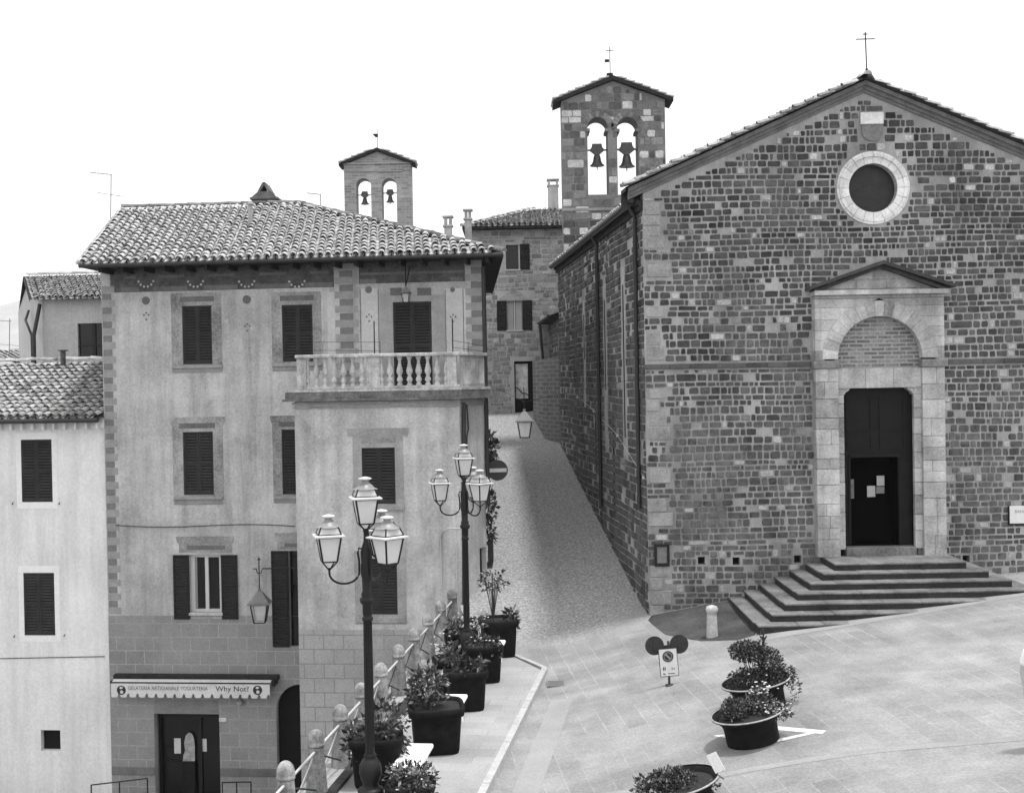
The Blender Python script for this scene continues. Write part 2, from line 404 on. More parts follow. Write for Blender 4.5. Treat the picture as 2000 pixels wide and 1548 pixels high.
def sheet(name, poly, mat, lift=.004, cell=.4, wob=0.0):
    """thin sheet lying on the sloping square; poly is a ground polygon"""
    bm = bmesh.new(); vs = [bm.verts.new((x, y, 0)) for x, y in poly]; bm.faces.new(vs)
    x0, x1 = min(p[0] for p in poly), max(p[0] for p in poly); y0, y1 = min(p[1] for p in poly), max(p[1] for p in poly)
    for ax, lo, hi in ((0, x0, x1), (1, y0, y1)):
        n = int((hi-lo)/cell)
        for i in range(1, n+1):
            co = Vector((0, 0, 0)); no = Vector((0, 0, 0)); co[ax] = lo+i*cell; no[ax] = 1
            bmesh.ops.bisect_plane(bm, geom=bm.verts[:]+bm.edges[:]+bm.faces[:], plane_co=co, plane_no=no)
    for v in bm.verts: v.co.z = gz(v.co.x, v.co.y)+lift
    me = bpy.data.meshes.new(name); bm.to_mesh(me); bm.free(); me.materials.append(mat)
    o = bpy.data.objects.new(name, me); COL.objects.link(o); return o
# raised terrace with its kerb
mb = MB()
ysT = [5, 12, 19.15, 27.8]
outl = [(PL(y)-.28, y) for y in (5, 12, 19.4, 26, 31, 33.2)]
kin = [(KL(y)-.135, y) for y in (27.62, 19, 12, 5)]
corner = (-.14, 29.55)
end = [(-1.2, 33.4), (-.75, 31.2), (corner[0]-.15, corner[1]-.05)]
mb.prismz(outl+end+kin, -.35, 0.0)
struct(mb.build('terrace_pavement', m_terr))
mb = MB()
def kerbrun(p, q_, wid, top, n):
    p, q_ = Vector(p), Vector(q_); d = (q_-p).normalized(); s_ = Vector((d.y, -d.x)); L = (q_-p).length; nn = max(1, int(L/n))
    for i in range(nn):
        a = p+d*(L*i/nn+.006); b = p+d*(L*(i+1)/nn-.006); j = rnd.uniform(-.004, .004)
        mb.prismz([(a.x, a.y), (a.x-s_.x*wid, a.y-s_.y*wid), (b.x-s_.x*wid, b.y-s_.y*wid), (b.x, b.y)], -.4, top+j)
kerbrun((KL(5), 5), (KL(27.8), 27.8), .13, .012, 1.1)
kerbrun((KL(27.8)+.0, 27.82), corner, .12, .01, .9)
struct(mb.build('kerb', m_kerb))
s0 = .36
struct(sheet('gutter_strip', [(KL(5)+s0, 5), (KL(25.4)+s0, 25.4), (KL(25.4)+s0+.42, 25.2), (KL(5)+s0+.42, 5)], m_strip, .004, .6))
g1, g2 = G(1400, 1520), G(2010, 1446); g0 = G(1000, 1548)
struct(sheet('paving_band', [(g0.x, g0.y-.4), (g1.x, g1.y), (g2.x, g2.y), (g2.x+2, g2.y+.25), (g2.x+2, g2.y+.5), (g2.x, g2.y+.22), (g1.x, g1.y+.2), (g0.x, g0.y-.2)], m_band, .004))
def gp(*uv): return [tuple(G(u, v)[:2]) for u, v in uv]
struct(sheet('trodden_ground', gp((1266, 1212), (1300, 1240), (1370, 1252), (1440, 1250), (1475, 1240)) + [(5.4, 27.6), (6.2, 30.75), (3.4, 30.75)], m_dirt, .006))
struct(sheet('pavement_edge', [(5.35, 26.55), (5.4, 27.05), (8.5, 27.55), (11.6, 28.25), (13.5, 28.7), (13.5, 28.45), (11.6, 27.95), (8.5, 27.2)], m_band, .005))
# white paint: diamond outline beside the bowl planters
mk = lambda a, b: struct(sheet('painted_marking', gp(*(a+b)), m_line, .005, .3))
mk([(1500, 1417), (1614, 1427)], [(1606, 1433), (1500, 1424)]); mk([(1510, 1445), (1596, 1428), (1614, 1427)], [(1520, 1449)])
mk([(1392, 1437), (1428, 1433)], [(1428, 1443)])
l0, l1 = G(1060, 1050), G(1096, 1166)
struct(sheet('alley_channel', [(l0.x-.05, l0.y), (l1.x-.05, l1.y), (l1.x+.04, l1.y), (l0.x+.04, l0.y)], M('alley_channel_stone', .30, .9, .3, 3, 24, .3), .006))
def manhole(u, v, w, h):
    mb = MB(); p = G(u, v)
    for i in range(-2, 3): mb.box(WF, p.x-w/2, p.x+w/2, p.z-.02, p.z+.012, -(p.y+i*h/5+h*.06), -(p.y+i*h/5-h*.06))
    mb.box(WF, p.x-w/2-.03, p.x-w/2-.002, p.z-.02, p.z+.014, -(p.y+h/2), -(p.y-h/2)); mb.box(WF, p.x+w/2+.002, p.x+w/2+.03, p.z-.02, p.z+.014, -(p.y+h/2), -(p.y-h/2))
    return mb.build('manhole_cover', m_metal)
tag(manhole(1096, 1334, .55, .5), 'grey iron drain cover in the paving just beyond the kerb corner', 'drain cover')
# dark drain channel along the post line
mb = MB()
a, b = Gz(640, 1560), Gz(886, 1264)
dv = (b-a).normalized(); sv = Vector((dv.y, -dv.x, 0))*.075
for i in range(14):
    p = a+(b-a)*(i/14)+dv*.01; q_ = a+(b-a)*((i+1)/14)-dv*.01
    mb.prismz([(p-sv).to_tuple()[:2], (p+sv).to_tuple()[:2], (q_+sv).to_tuple()[:2], (q_-sv).to_tuple()[:2]], -.02, .07)
tag(mb.build('edging_strip', m_pipe), 'long dark raised edging strip on the terrace between the stone posts and the planters', 'edging')
# lower street, distant plain and hills
mb = MB(); zl = -5.7
mb.v = [(-3000, -200, zl), (4000, -200, zl), (4000, 6000, zl), (-3000, 6000, zl)]; mb.f = [(0, 1, 2, 3)]; mb.sm = [False]
struct(mb.build('ground', m_lower))
mb = MB()
mb.prismz([(PL(y)-.05, y) for y in (5, 19.4, 33.4)]+[(PL(y)-.4, y) for y in (33.4, 19.4, 5)], zl-.5, -.04)
tag(mb.build('retaining_wall', m_retain), 'stone retaining wall that carries the terrace and its posts above the lower street', 'wall')
def hill(cx, cy, rx, ry, h, name='hill'):
    mb = MB(); n = 36
    for j in range(n+1):
        for i in range(n+1):
            x, y = -1+2*i/n, -1+2*j/n; r = math.hypot(x, y)
            z = max(0, 1-r)**1.3*h*(1+.18*math.sin(5*x+2)*math.cos(4*y))
            mb.v.append((cx+x*rx, cy+y*ry, zl-1+z))
    for j in range(n):
        for i in range(n): k = j*(n+1)+i; mb.f.append((k, k+1, k+n+2, k+n+1)); mb.sm.append(True)
    return struct(mb.build(name, m_hill))
hill(-1690, 4500, 1500, 1200, 318)
# ================================================================ stone walls
def pinside(poly):
    def f(a, z):
        c = False; n = len(poly)
        for i in range(n):
            x0, y0 = poly[i]; x1, y1 = poly[i-1]
            if (y0 > z) != (y1 > z) and a < (x1-x0)*(z-y0)/(y1-y0)+x0: c = not c
        return c
    return f
def stones(mb, fr, outer, holes, ch, sw, gap=.03, rel=(.012, .03), skip=.07, d=0.0, zwave=0.0):
    ins = pinside(outer); hs = [pinside(h) for h in holes]
    a0, a1 = min(p[0] for p in outer), max(p[0] for p in outer); z0, z1 = min(p[1] for p in outer), max(p[1] for p in outer)
    def ok(x0, x1, y0, y1):
        return all(ins(x, y) for x in (x0, x1) for y in (y0, y1)) and not any(f(x, y) for f in hs for x in (x0, (x0+x1)/2, x1) for y in (y0, (y0+y1)/2, y1))
    z = z0
    while z < z1:
        h = rnd.uniform(*ch); a = a0-rnd.uniform(0, .15); long = rnd.uniform(.85, 1.15)
        while a < a1:
            wd = rnd.uniform(*sw)*long
            if rnd.random() < .12: wd *= 1.5
            if rnd.random() < .12: wd *= .55
            x0, x1 = max(a+gap/2, a0), min(a+wd-gap/2, a1); dz = zwave*math.sin(a*1.3+z)
            y0, y1 = z+gap/2+dz, z+h-gap/2+dz+rnd.uniform(-.014, .008); a += wd
            if x1-x0 < .05 or rnd.random() < skip: continue
            if not ok(x0, x1, y0, y1):
                for u0, u1, w0, w1 in ((x0, x0+(x1-x0)*.7, y0, y1), (x0+(x1-x0)*.3, x1, y0, y1), (x0, x0+(x1-x0)*.4, y0, y1), (x0+(x1-x0)*.6, x1, y0, y1), (x0, x1, y0, y0+(y1-y0)*.55), (x0, x1, y0+(y1-y0)*.45, y1), (x0, (x0+x1)/2, y0, (y0+y1)/2), ((x0+x1)/2, x1, y0, (y0+y1)/2)):
                    if ok(u0, u1, w0, w1): x0, x1, y0, y1 = u0, u1, w0, w1; break
                else: continue
                if x1-x0 < .05: continue
            c = min(x1-x0, y1-y0); k = [c*rnd.uniform(.05, .24) for _ in range(8)]; j = lambda: rnd.uniform(-.008, .008)
            o = [(x0+k[0], y0+j()), (x1-k[1], y0+j()), (x1+j(), y0+k[2]), (x1+j(), y1-k[3]), (x1-k[4], y1+j()), (x0+k[5], y1+j()), (x0+j(), y1-k[6]), (x0+j(), y0+k[7])]
            xc, yc = (x0+x1)/2, (y0+y1)/2; s_ = rnd.uniform(.84, .93); r_ = rnd.uniform(*rel); t1, t2 = rnd.uniform(-.006, .006), rnd.uniform(-.006, .006)
            vs = [fr.W(p, q_, d-.004) for p, q_ in o]+[fr.W(xc+(p-xc)*s_, yc+(q_-yc)*s_, d+r_+t1*(p > xc)+t2*(q_ > yc)) for p, q_ in o]
            mb.add(vs, [(i, (i+1) % 8, 8+(i+1) % 8, 8+i) for i in range(8)]+[tuple(range(8, 16))])
        z += h
def arc(ca, cz, r, a0, a1, n, rz=None): return [(ca+r*math.cos(R(a0+(a1-a0)*i/n)), cz+(rz or r)*math.sin(R(a0+(a1-a0)*i/n))) for i in range(n+1)]
def rect(a0, a1, z0, z1): return [(a0, z0), (a1, z0), (a1, z1), (a0, z1)]
# ---- tiles
def tiles(mb, O, e, s, ne, ns, test=None, pitch=.23, row=.33, r=.083, chan=True):
    O, e, s = Vector(O), Vector(e).normalized(), Vector(s).normalized(); n = e.cross(s).normalized()
    if n.z < 0: n = -n
    th = [math.pi*k/6 for k in range(7)]
    for i in range(ne):
        wob = rnd.uniform(-.015, .015)
        for j in range(ns):
            ec = (i+.5)*pitch; s0 = j*row; L = row*1.22
            if test and not test(ec, s0+row*.5): continue
            x = ec+wob+rnd.uniform(-.014, .014); r0, r1 = r*rnd.uniform(1.0, 1.1), r*rnd.uniform(.8, .88); h0, h1 = .070+rnd.uniform(-.008, .016), .015; yaw = rnd.uniform(-.012, .012)
            s0 += rnd.uniform(-.02, .02)
            lo = [O+e*(x+r0*math.cos(t)-yaw)+s*s0+n*(h0+r0*.95*math.sin(t)) for t in th]
            li = [O+e*(x+(r0-.017)*math.cos(t)-yaw)+s*s0+n*(h0+(r0-.017)*.95*math.sin(t)) for t in th]
            lb = [O+e*(x+(r0-.017)*math.cos(t))+s*(s0+.30)+n*(h0-.030+(r0-.017)*.9*math.sin(t)) for t in th]
            hi = [O+e*(x+r1*math.cos(t)+yaw)+s*(s0+L)+n*(h1+r1*.95*math.sin(t)) for t in th]
            mb.add(lo+hi, [(k, k+1, 8+k, 7+k) for k in range(6)], True)
            mb.add(lo+li+lb, [(k, k+1, 8+k, 7+k) for k in range(6)]+[(7+k, 8+k, 15+k, 14+k) for k in range(6)])
            if chan:
                x = i*pitch+rnd.uniform(-.01, .01); rc = pitch*.5; tt = [math.pi*k/4 for k in range(5)]; z0 = .062+rnd.uniform(-.006, .006)
                c0 = [O+e*(x+rc*.92*math.cos(t))+s*s0+n*(z0-rc*.5*math.sin(t)) for t in tt]
                c1 = [O+e*(x+rc*math.cos(t))+s*(s0+L)+n*(z0-.03-rc*.4*math.sin(t)) for t in tt]
                cb = [p-n*.016 for p in c0]
                mb.add(c0+c1+cb, [(k, k+1, 6+k, 5+k) for k in range(4)]+[(k, k+1, 11+k, 10+k) for k in range(4)], False)
def ridge_tiles(mb, p, q_, r=.11, L=.42):
    p, q_ = Vector(p), Vector(q_); d = (q_-p); n = max(1, int(d.length/L)); d.normalize(); x = d.cross(Vector((0, 0, 1))).normalized(); u = x.cross(d)
    if u.z < 0: u = -u
    L = (q_-p).length/n
    for i in range(n):
        a = p+d*(L*i-.03); b = p+d*(L*(i+1)+.03); l0 = rnd.uniform(.0, .015); l1 = rnd.uniform(.02, .035); ra, rb = r, r*.88
        if rnd.random() < .5: l0, l1 = l1, l0
        th = [math.pi*k/6 for k in range(7)]
        A = [a+x*ra*math.cos(t)+u*(l0+ra*.9*math.sin(t)-.03) for t in th]; B = [b+x*rb*math.cos(t)+u*(l1+rb*.9*math.sin(t)-.03) for t in th]
        mb.add(A+B, [(k, k+1, 8+k, 7+k) for k in range(6)], True); mb.add(A+B, [tuple(range(7)), tuple(range(7, 14))])
# ---- windows
def slats(mb, fr, a0, a1, z0, z1, d, n=None, fw=.055, th=.04):
    """a louvred leaf"""
    mb.box(fr, a0, a0+fw, z0, z1, d, d+th); mb.box(fr, a1-fw, a1, z0, z1, d, d+th)
    for zz in (z0, (z0+z1)/2-fw/2, z1-fw): mb.box(fr, a0+fw, a1-fw, zz, zz+fw*(1.6 if zz == z0 else 1), d+.001, d+th-.001)
    n = n or int((z1-z0)/.088)
    for i in range(n):
        z = z0+fw+(z1-z0-2*fw)*(i+.5)/n
        vs = [fr.W(a, z+dz, d+dd) for a in (a0+fw, a1-fw) for dz, dd in ((.026, .004), (.036, .010), (-.026, th+.004), (-.036, th-.002))]
        mb.add(vs, [(0, 1, 2, 3), (4, 7, 6, 5), (0, 4, 5, 1), (1, 5, 6, 2), (2, 6, 7, 3), (3, 7, 4, 0)])
def shutter_window(fr, r, parent, depth=.10, mat=None):
    """closed pair of louvred shutters set in an opening"""
    a0, a1, z0, z1 = r; mb = MB(); mb.wall(fr, rect(a0-.02, a1+.02, z0-.02, z1+.02), d=-depth-.06)
    wd = mb.build('window', m_void, parent); am = (a0+a1)/2
    for x0, x1 in ((a0+.006, am-.004), (am+.004, a1-.006)):
        s_ = MB(); slats(s_, fr, x0, x1, z0+.01, z1-.008, -depth+.02); s_.build('shutter', mat or m_shut, wd)
    return wd
def open_leaf(fr, a0, a1, z0, z1, parent, d=.02):
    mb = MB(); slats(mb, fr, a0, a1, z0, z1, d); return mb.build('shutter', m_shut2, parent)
def surround(fr, r, o, mat, parent, d=.012, head=.0, sill=.0):
    """painted frame round opening o filling rect r"""
    mb = MB(); a0, a1, z0, z1 = r; b0, b1, y0, y1 = o
    mb.wall(fr, [(a0, z0), (a1, z0), (a1, z1), (a0, z1)], [rect(b0, b1, y0, y1)], d, 0.0, True)
    return mb
# ================================================================ church
CH = thing('church', 'large stone church with gabled front, round window and tall marble doorway', 'church', (8.9, 30.8, 1.2))
FC = Fr((3.36, 30.8), (1, 0)); Wc = 11.12
ap = FC.px(1695, 160); slope = .432; aA = Wc/2; zA = ap[1]; zE = zA-slope*aA
ax = Vector((-.0839, 1, 0)).normalized(); LEN = 17.5
gable = [(0, -.4), (Wc, -.4), (Wc, zE), (aA, zA), (0, zE)]
oc = FC.px(1705, 367); ro, ri = 71/78, 47.5/78
po = FC.rect(1590, 580, 1840, 1082)      # portal outline
pa0, pa1, pz0, pz1 = po; pz0 = FC.px(1715, 1084)[1]
do = FC.rect(1647, 757, 1783, 1066); da0, da1, dz0, dz1 = do
ocp = arc(oc[0], oc[1], ro-.05, 0, 360, 32)[:-1]; oci = arc(oc[0], oc[1], ri, 0, 360, 32)[:-1]
vents = [FC.rect(u-7, v-8, u+7, v+7) for u, v in ((1370, 1095), (1438, 1096), (1558, 1092), (1887, 1092))]
portal_hole = rect(da0-.1, da1+.1, pz0-.5, dz1+.15)
ch = FC.rect(1679, 220, 1725, 275)
mb = MB(); mb.wall(FC, gable, [oci, portal_hole]+[rect(*v) for v in vents], 0, -.35)
# rest of the body
def cpt(a, dist): return Vector((3.36+a, 30.8, 0))+ax*dist
for a in (0, Wc):
    p, q_ = cpt(a, 0), cpt(a, LEN)
    mb.quad(p+Vector((0, 0, -.4)), q_+Vector((0, 0, -.4)), q_+Vector((0, 0, zE-.30)), p+Vector((0, 0, zE-.30)))
mb.add([cpt(a, LEN)+Vector((0, 0, z)) for a, z in gable], [(0, 1, 2, 3, 4)])
wall = mb.build('wall', m_mortar, CH)
zs = FC.px(1420, 712)[1]                 # string course
keep = [arc(oc[0], oc[1], ro+.02, 0, 360, 24)[:-1], rect(pa0-.02, pa1+.02, pz0-.6, pz1+.15), [(pa0-.25, pz1+.06), (pa1+.25, pz1+.06), ((pa0+pa1)/2, pz1+.98)],
        rect(0-.1, Wc+.1, zs-.12, zs+.08), rect(*ch)]+[rect(v[0]-.03, v[1]+.03, v[2]-.03, v[3]+.03) for v in vents]
inner = [(.0, .2), (Wc, .2), (Wc, zE-.40), (aA, zA-.40), (0, zE-.40)]
mb = MB(); qkeep = []; z = .45; k = 0
while z < zE-.6:                         # big corner blocks
    h = rnd.uniform(.24, .4); 
    if rnd.random() < .36 and not (zs-.35 < z < zs+.1):
        L = rnd.uniform(.3, .62); x0 = rnd.uniform(.0, .10); qkeep.append(rect(-.05, x0+L+.02, z, z+h)); mb.box(FC, x0, x0+L, z+.015, z+h-.015, -.01, rnd.uniform(.012, .03), .008)
    z += h
split(mb, 'corner_block', M('corner_blocks', .30, .9, .3, 2, 20, .4, .6), CH)
mb = MB(); stones(mb, FC, inner, keep+qkeep, (.125, .215), (.11, .33), .034, (.008, .026), .05, 0, .014)
sw = mb.build('stone_facing', m_stone, CH)
# dark vents
mb = MB()
for v in vents: mb.wall(FC, rect(v[0]-.02, v[1]+.02, v[2]-.02, v[3]+.02), d=-.2)
split(mb, 'vent', m_void, CH)
# string course
mb = MB()
for x0, x1 in ((-.04, pa0), (pa1, Wc)):
    a = x0
    while a < x1-.01:
        b = min(x1, a+rnd.uniform(.5, 1.1)); mb.box(FC, a+.003, b-.003, zs-.08, zs+.04, -.01, .07+rnd.uniform(-.006, .006), .012); a = b
mb.build('string_course', M('string_course_stone', .10, .9, .3, 2, 20, .4, .2), CH)
# raking cornice
mb = MB()
for (p, q_) in (((-.38, zE-.164), (aA, zA)), ((Wc+.38, zE-.164), (aA, zA))):
    for (lo, hi, d) in ((-.27, -.19, .05), (-.19, -.10, .10), (-.10, .0, .20)):
        mb.prism(FC, [(p[0], p[1]+lo), (q_[0], q_[1]+lo), (q_[0], q_[1]+hi), (p[0], p[1]+hi)], -.05, d)
mb.build('cornice', M('cornice_brick', .17, .9, .3, 3, 20, .4), CH)
# roof
mb = MB(); mr_ = MB()
for sgn in (-1, 1):
    a_e = -.46 if sgn < 0 else Wc+.46; z_e = zE-slope*.46+.03
    E0 = FC.W(a_e, z_e, .36); Ak = FC.W(aA, zA+.03, .36); dz_l = Vector((0, 0, -.30)); E1 = E0+ax*(LEN+.4)+dz_l; A1 = Ak+ax*(LEN+.4)+dz_l; inx = Vector((.22*(-sgn), 0, 0.0)); V0 = E0+ax*.7; V1 = Ak+ax*.7
    E0b, Akb = E0+ax*.72+dz_l+inx, Ak+ax*.72+dz_l; E1 = E1+inx
    mb.add([E0, V0, V1, Ak, E0-Vector((0, 0, .1)), V0-Vector((0, 0, .1)), V0-Vector((0, 0, .5)), V1-Vector((0, 0, .5))], [(0, 1, 2, 3), (0, 4, 5, 1), (1, 2, 7, 6)])
    mb.add([E0b, E1, A1, Akb, E0b-Vector((0, 0, .1)), E1-Vector((0, 0, .1))], [(0, 1, 2, 3), (0, 4, 5, 1)])
    s_ = (Ak-E0); ns = int(s_.length/.33)
    tiles(mr_, E0, ax, s_, 3, ns, None, .235, .33, .085, False)
    if sgn < 0: tiles(mr_, E0b, ax, Akb-E0b, 74, ns-1, None, .235, .33, .085, False)
rf = mb.build('roof', m_under, CH)
ridge_tiles(mr_, FC.W(aA, zA+.12, .36), FC.W(aA, zA+.12, .36)+ax*LEN)
mr_.build('roof_tiles', m_tile2, rf)
# cross
mb = MB(); cb = FC.px(1694, 138); mb.lathe(FC.W(cb[0], zA+.02, -.05), [(.16, -.05), (.19, .06), (.13, .17), (.05, .24), (.03, .32)], 10)
for (u0, v0, u1, v1, r_) in ((1694, 138, 1691, 62, .016), (1673, 76, 1710, 75, .014)):
    p, q_ = FC.px(u0, v0), FC.px(u1, v1); mb.tube([FC.W(p[0], p[1], -.05), FC.W(q_[0], q_[1], -.05)], r_, 6)
p = FC.px(1691, 66); mb.tube([FC.W(p[0]-.06, p[1], -.05), FC.W(p[0]+.06, p[1], -.05)], .014, 6)
mb.build('gable_cross', m_iron, CH)
# oculus
mb = MB()
for i in range(20):
    t0, t1 = 360*i/20+.4, 360*(i+1)/20-.4
    for (r0, r1, d) in ((ri, ri+.17, .02), (ri+.172, ro-.06, .06), (ro-.058, ro, .035)):
        o = arc(oc[0], oc[1], r1, t0, t1, 3)+arc(oc[0], oc[1], r0, t1, t0, 3); mb.prism(FC, o, -.3 if r0 == ri else -.01, d+rnd.uniform(0, .006))
ow = mb.build('round_window', m_marble2, CH)
mb = MB(); mb.wall(FC, arc(oc[0], oc[1], ri+.05, 0, 360, 32)[:-1], d=-.22)
mb.build('glass', M('dusty_church_glass', .028, .35, .2, 5, 20, 0), ow)
# carved plaque and shield
mb = MB(); a0, a1, z0, z1 = FC.rect(1680, 220, 1725, 243); mb.box(FC, a0, a1, z0, z1, -.01, .05, .01); mb.build('plaque', m_marble2, CH)
mb = MB(); a0, a1, z0, z1 = FC.rect(1683, 244, 1724, 276); am = (a0+a1)/2
mb.prism(FC, [(a0, z1)]+arc(am, z0+.24, (a1-a0)/2, 180, 360, 10, .24)+[(a1, z1)], -.01, .035); mb.build('shield', M('shield_stone', .2, .9, .25, 4, 20, .3), CH)
# ---- portal
PD = .24; ac = (da0+da1)/2
mb = MB()
def blocks(a0, a1, z0, z1, d, hh=(.25, .5)):
    z = z0
    while z < z1-.01:
        h = rnd.uniform(*hh); h = z1-z if z+h > z1-.15 else h
        if rnd.random() < .4 and a1-a0 > .35:
            m_ = a0+(a1-a0)*rnd.uniform(.35, .65); mb.box(FC, a0, m_-.003, z+.003, z+h-.003, -.01, d+rnd.uniform(-.006, .006), .006); mb.box(FC, m_+.003, a1, z+.003, z+h-.003, -.01, d+rnd.uniform(-.006, .006), .006)
        else: mb.box(FC, a0, a1, z+.005, z+h-.005, -.01, d+rnd.uniform(-.01, .01), .008)
        z += h
zsp = FC.px(1715, 718)[1]; zim = FC.px(1715, 703)[1]
pin0, pin1 = FC.px(1634, 850)[0], FC.px(1797, 850)[0]
blocks(pa0, pin0, pz0, zsp, PD); blocks(pin1, pa1, pz0, zsp, PD)
blocks(pin0+.003, da0, dz0-.06, dz1-.16, PD-.10); blocks(da1, pin1-.003, dz0-.06, dz1-.16, PD-.10)
# lintel with little corbels
zl0 = dz1
for k in range(3):
    w_ = (pin1-pin0)/3; mb.box(FC, pin0+w_*k+.003, pin0+w_*(k+1)-.003, zl0+.0, zsp-.004, -.3, PD-.06, .006)
for s_, x in ((1, da0), (-1, da1)):
    pts = [(x, zl0-.18), (x, zl0-.001)] + [(x+s_*.16, zl0-.001), (x+s_*.14, zl0-.05), (x+s_*.05, zl0-.10)]
    mb.prism(FC, pts, -.25, PD-.11)
for x0, x1 in ((pin0, da0), (da1, pin1)): mb.box(FC, x0+.004, x1-.001, dz1-.157, zl0-.003, -.2, PD-.10)
# arch: voussoirs and spandrels
zc = FC.px(1715, 700)[1]; rI = 82/78; rO = 112/78; ca = (pin0+pin1)/2
nV = 17
for i in range(nV):
    t0, t1 = 180*i/nV+.13, 180*(i+1)/nV-.13; mb.prism(FC, arc(ca, zc, rO, t0, t1, 3)+arc(ca, zc, rI, t1, t0, 3), -.3, PD+.025+rnd.uniform(-.006, .006))
fz = FC.px(1715, 583)[1]
for s_ in (-1, 1):
    xo = pa0 if s_ < 0 else pa1
    # side strips and spandrel courses clipped to the arch
    z = zim
    while z < fz-.01:
        h = rnd.uniform(.22, .34); h = fz-z if z+h > fz-.12 else h
        xi = []
        for zz in (z, z+h):
            dz_ = zz-zc; rq = rO-.06; xi.append(ca+s_*(math.sqrt(max(0, rq*rq-dz_*dz_)) if dz_ < rq else 0)+s_*.003)
        poly = [(xo, z+.003), (xi[0], z+.003), (xi[1], z+h-.003), (xo, z+h-.003)]
        if z+h < zc+rO or True: mb.prism(FC, poly, -.01, PD+rnd.uniform(-.006, .006))
        z += h
pt = mb.build('portal', m_marble, CH)
mb = MB()       # impost band
for x0, x1 in ((pa0-.06, pin0+.02), (pin1-.02, pa1+.06)): mb.box(FC, x0, x1, zsp, zim-.002, -.01, PD+.08, .015)
mb.build('impost', M('impost_stone', .22, .9, .3, 4, 20, .4), pt)
mb = MB(); mb.wall(FC, [(ca-rI-.05, zsp)]+[(ca+rI+.05, zsp)]+arc(ca, zc, rI+.05, 0, 180, 16), d=.014)
mb.build('lunette', m_brick, pt)
# pediment
mb = MB(); e0, e1 = FC.px(1583, 572), FC.px(1842, 566); zt = (e0[1]+e1[1])/2
zq = fz
mb.box(FC, e0[0], e1[0], zt-.10, zt+.02, -.01, PD+.18, .01); mb.box(FC, pa0+.003, pa1-.003, zq+.002, zt-.103, -.01, PD+.05, .01)
apx = FC.px(1715, 522); 
mb.wall(FC, [(pa0, zt+.02), (pa1, zt+.02), (apx[0], apx[1])], d=PD-.02)
mb.build('pediment', m_marble, pt)
mb = MB()
a2 = [(pa0+.35, pa0+1.0, .06), (pa0+1.05, pa0+1.75, .05), (pa0+1.8, pa0+2.5, .06), (pa0+1.0, pa0+1.45, .3), (pa0+1.5, pa0+2.1, .3)]
for x0, x1, dz_ in a2: mb.box(FC, x0, x1, zt+dz_, zt+dz_+.21, PD-.03, PD+.0, .006)
mb.build('pediment_block', m_marble, pt)
mb = MB(); pk = FC.px(1713, 512); pl, pr = FC.px(1572, 566), FC.px(1852, 562); pl = (pl[0], (pl[1]+pr[1])/2); pr = (pr[0], pl[1])
for p in (pl, pr):
    mb.prism(FC, [(p[0], p[1]-.03), (pk[0], pk[1]-.09), (pk[0], pk[1]), (p[0], p[1]+.05)], -.01, .55)
    mb.prism(FC, [(p[0]+(.2 if p is pl else -.2), p[1]-.09), (pk[0], pk[1]-.18), (pk[0], pk[1]-.092), (p[0]+(.1 if p is pl else -.1), p[1]-.04)], -.01, PD+.16)
mb.build('porch_roof', M('porch_roof_slab', .06, .9, .3, 3, 20, .4), pt)
# ---- door
DD = -.12
mb = MB(); zi = FC.px(1710, 893)[1]; wi0, wi1 = FC.px(1664, 980)[0], FC.px(1758, 980)[0]
mb.wall(FC, rect(da0-.01, da1+.01, dz0-.05, dz1+.05), [rect(wi0, wi1, dz0, zi)], DD, DD-.08)
for k in range(2):
    x0 = da0+.12+k*(da1-da0)/2*.95; x1 = x0+(da1-da0)/2-.22; z0 = zi+.18
    mb.wall(FC, rect(x0, x1, z0, z0+.42), [rect(x0+.05, x1-.05, z0+.05, z0+.37)], DD+.03, DD, True)
    mb.wall(FC, rect(x0, x1, z0+.5, dz1-.22), [rect(x0+.05, x1-.05, z0+.55, dz1-.27)], DD+.03, DD, True)
mb.box(FC, wi0-.02, wi1+.02, zi+.0, zi+.08, DD-.02, DD+.05, .008)
for x in (wi0-.05, wi1): mb.box(FC, x, x+.05, dz0, zi-.002, DD-.02, DD+.03)
dr = mb.build('door', m_wood, CH)
mb = MB(); mb.wall(FC, rect(wi0-.3, wi1+.3, dz0-.1, zi+.3), d=DD-.62); mb.wall(FC, rect(wi0-.3, wi1+.3, dz0-.1, zi+.3), [rect(wi0+.005, wi1-.005, dz0, zi-.005)], DD-.085, DD-.62); mb.wall(FC, rect(da0-.4, da1+.4, pz0-.5, dz1+.4), d=-1.0); mb.build('inner_door', M('dark_inner_door', .003, .8, .2, spec=.05), dr)
mb = MB()
for u0, v0, u1, v1 in ((1703, 951, 1719, 973), (1722, 931, 1737, 951)):
    a0, a1, z0, z1 = FC.rect(u0, v0, u1, v1); mb.box(FC, a0, a1, z0, z1, DD-.30, DD-.295)
split(mb, 'notice', M('paper_in_door', .42, .8, .1, 9, 30, .05), dr)
mb = MB()
for u0, v0, u1, v1 in ((1721, 953, 1737, 966), (1669, 938, 1677, 976)):
    a0, a1, z0, z1 = FC.rect(u0, v0, u1, v1); mb.box(FC, a0, a1, z0, z1, DD-.30, DD-.294)
split(mb, 'notice', m_paperd, dr)
mb = MB(); mb.box(FC, da0, da1, pz0-.02, dz0-.002, -.3, PD-.02, .01); mb.build('threshold', m_step, CH)
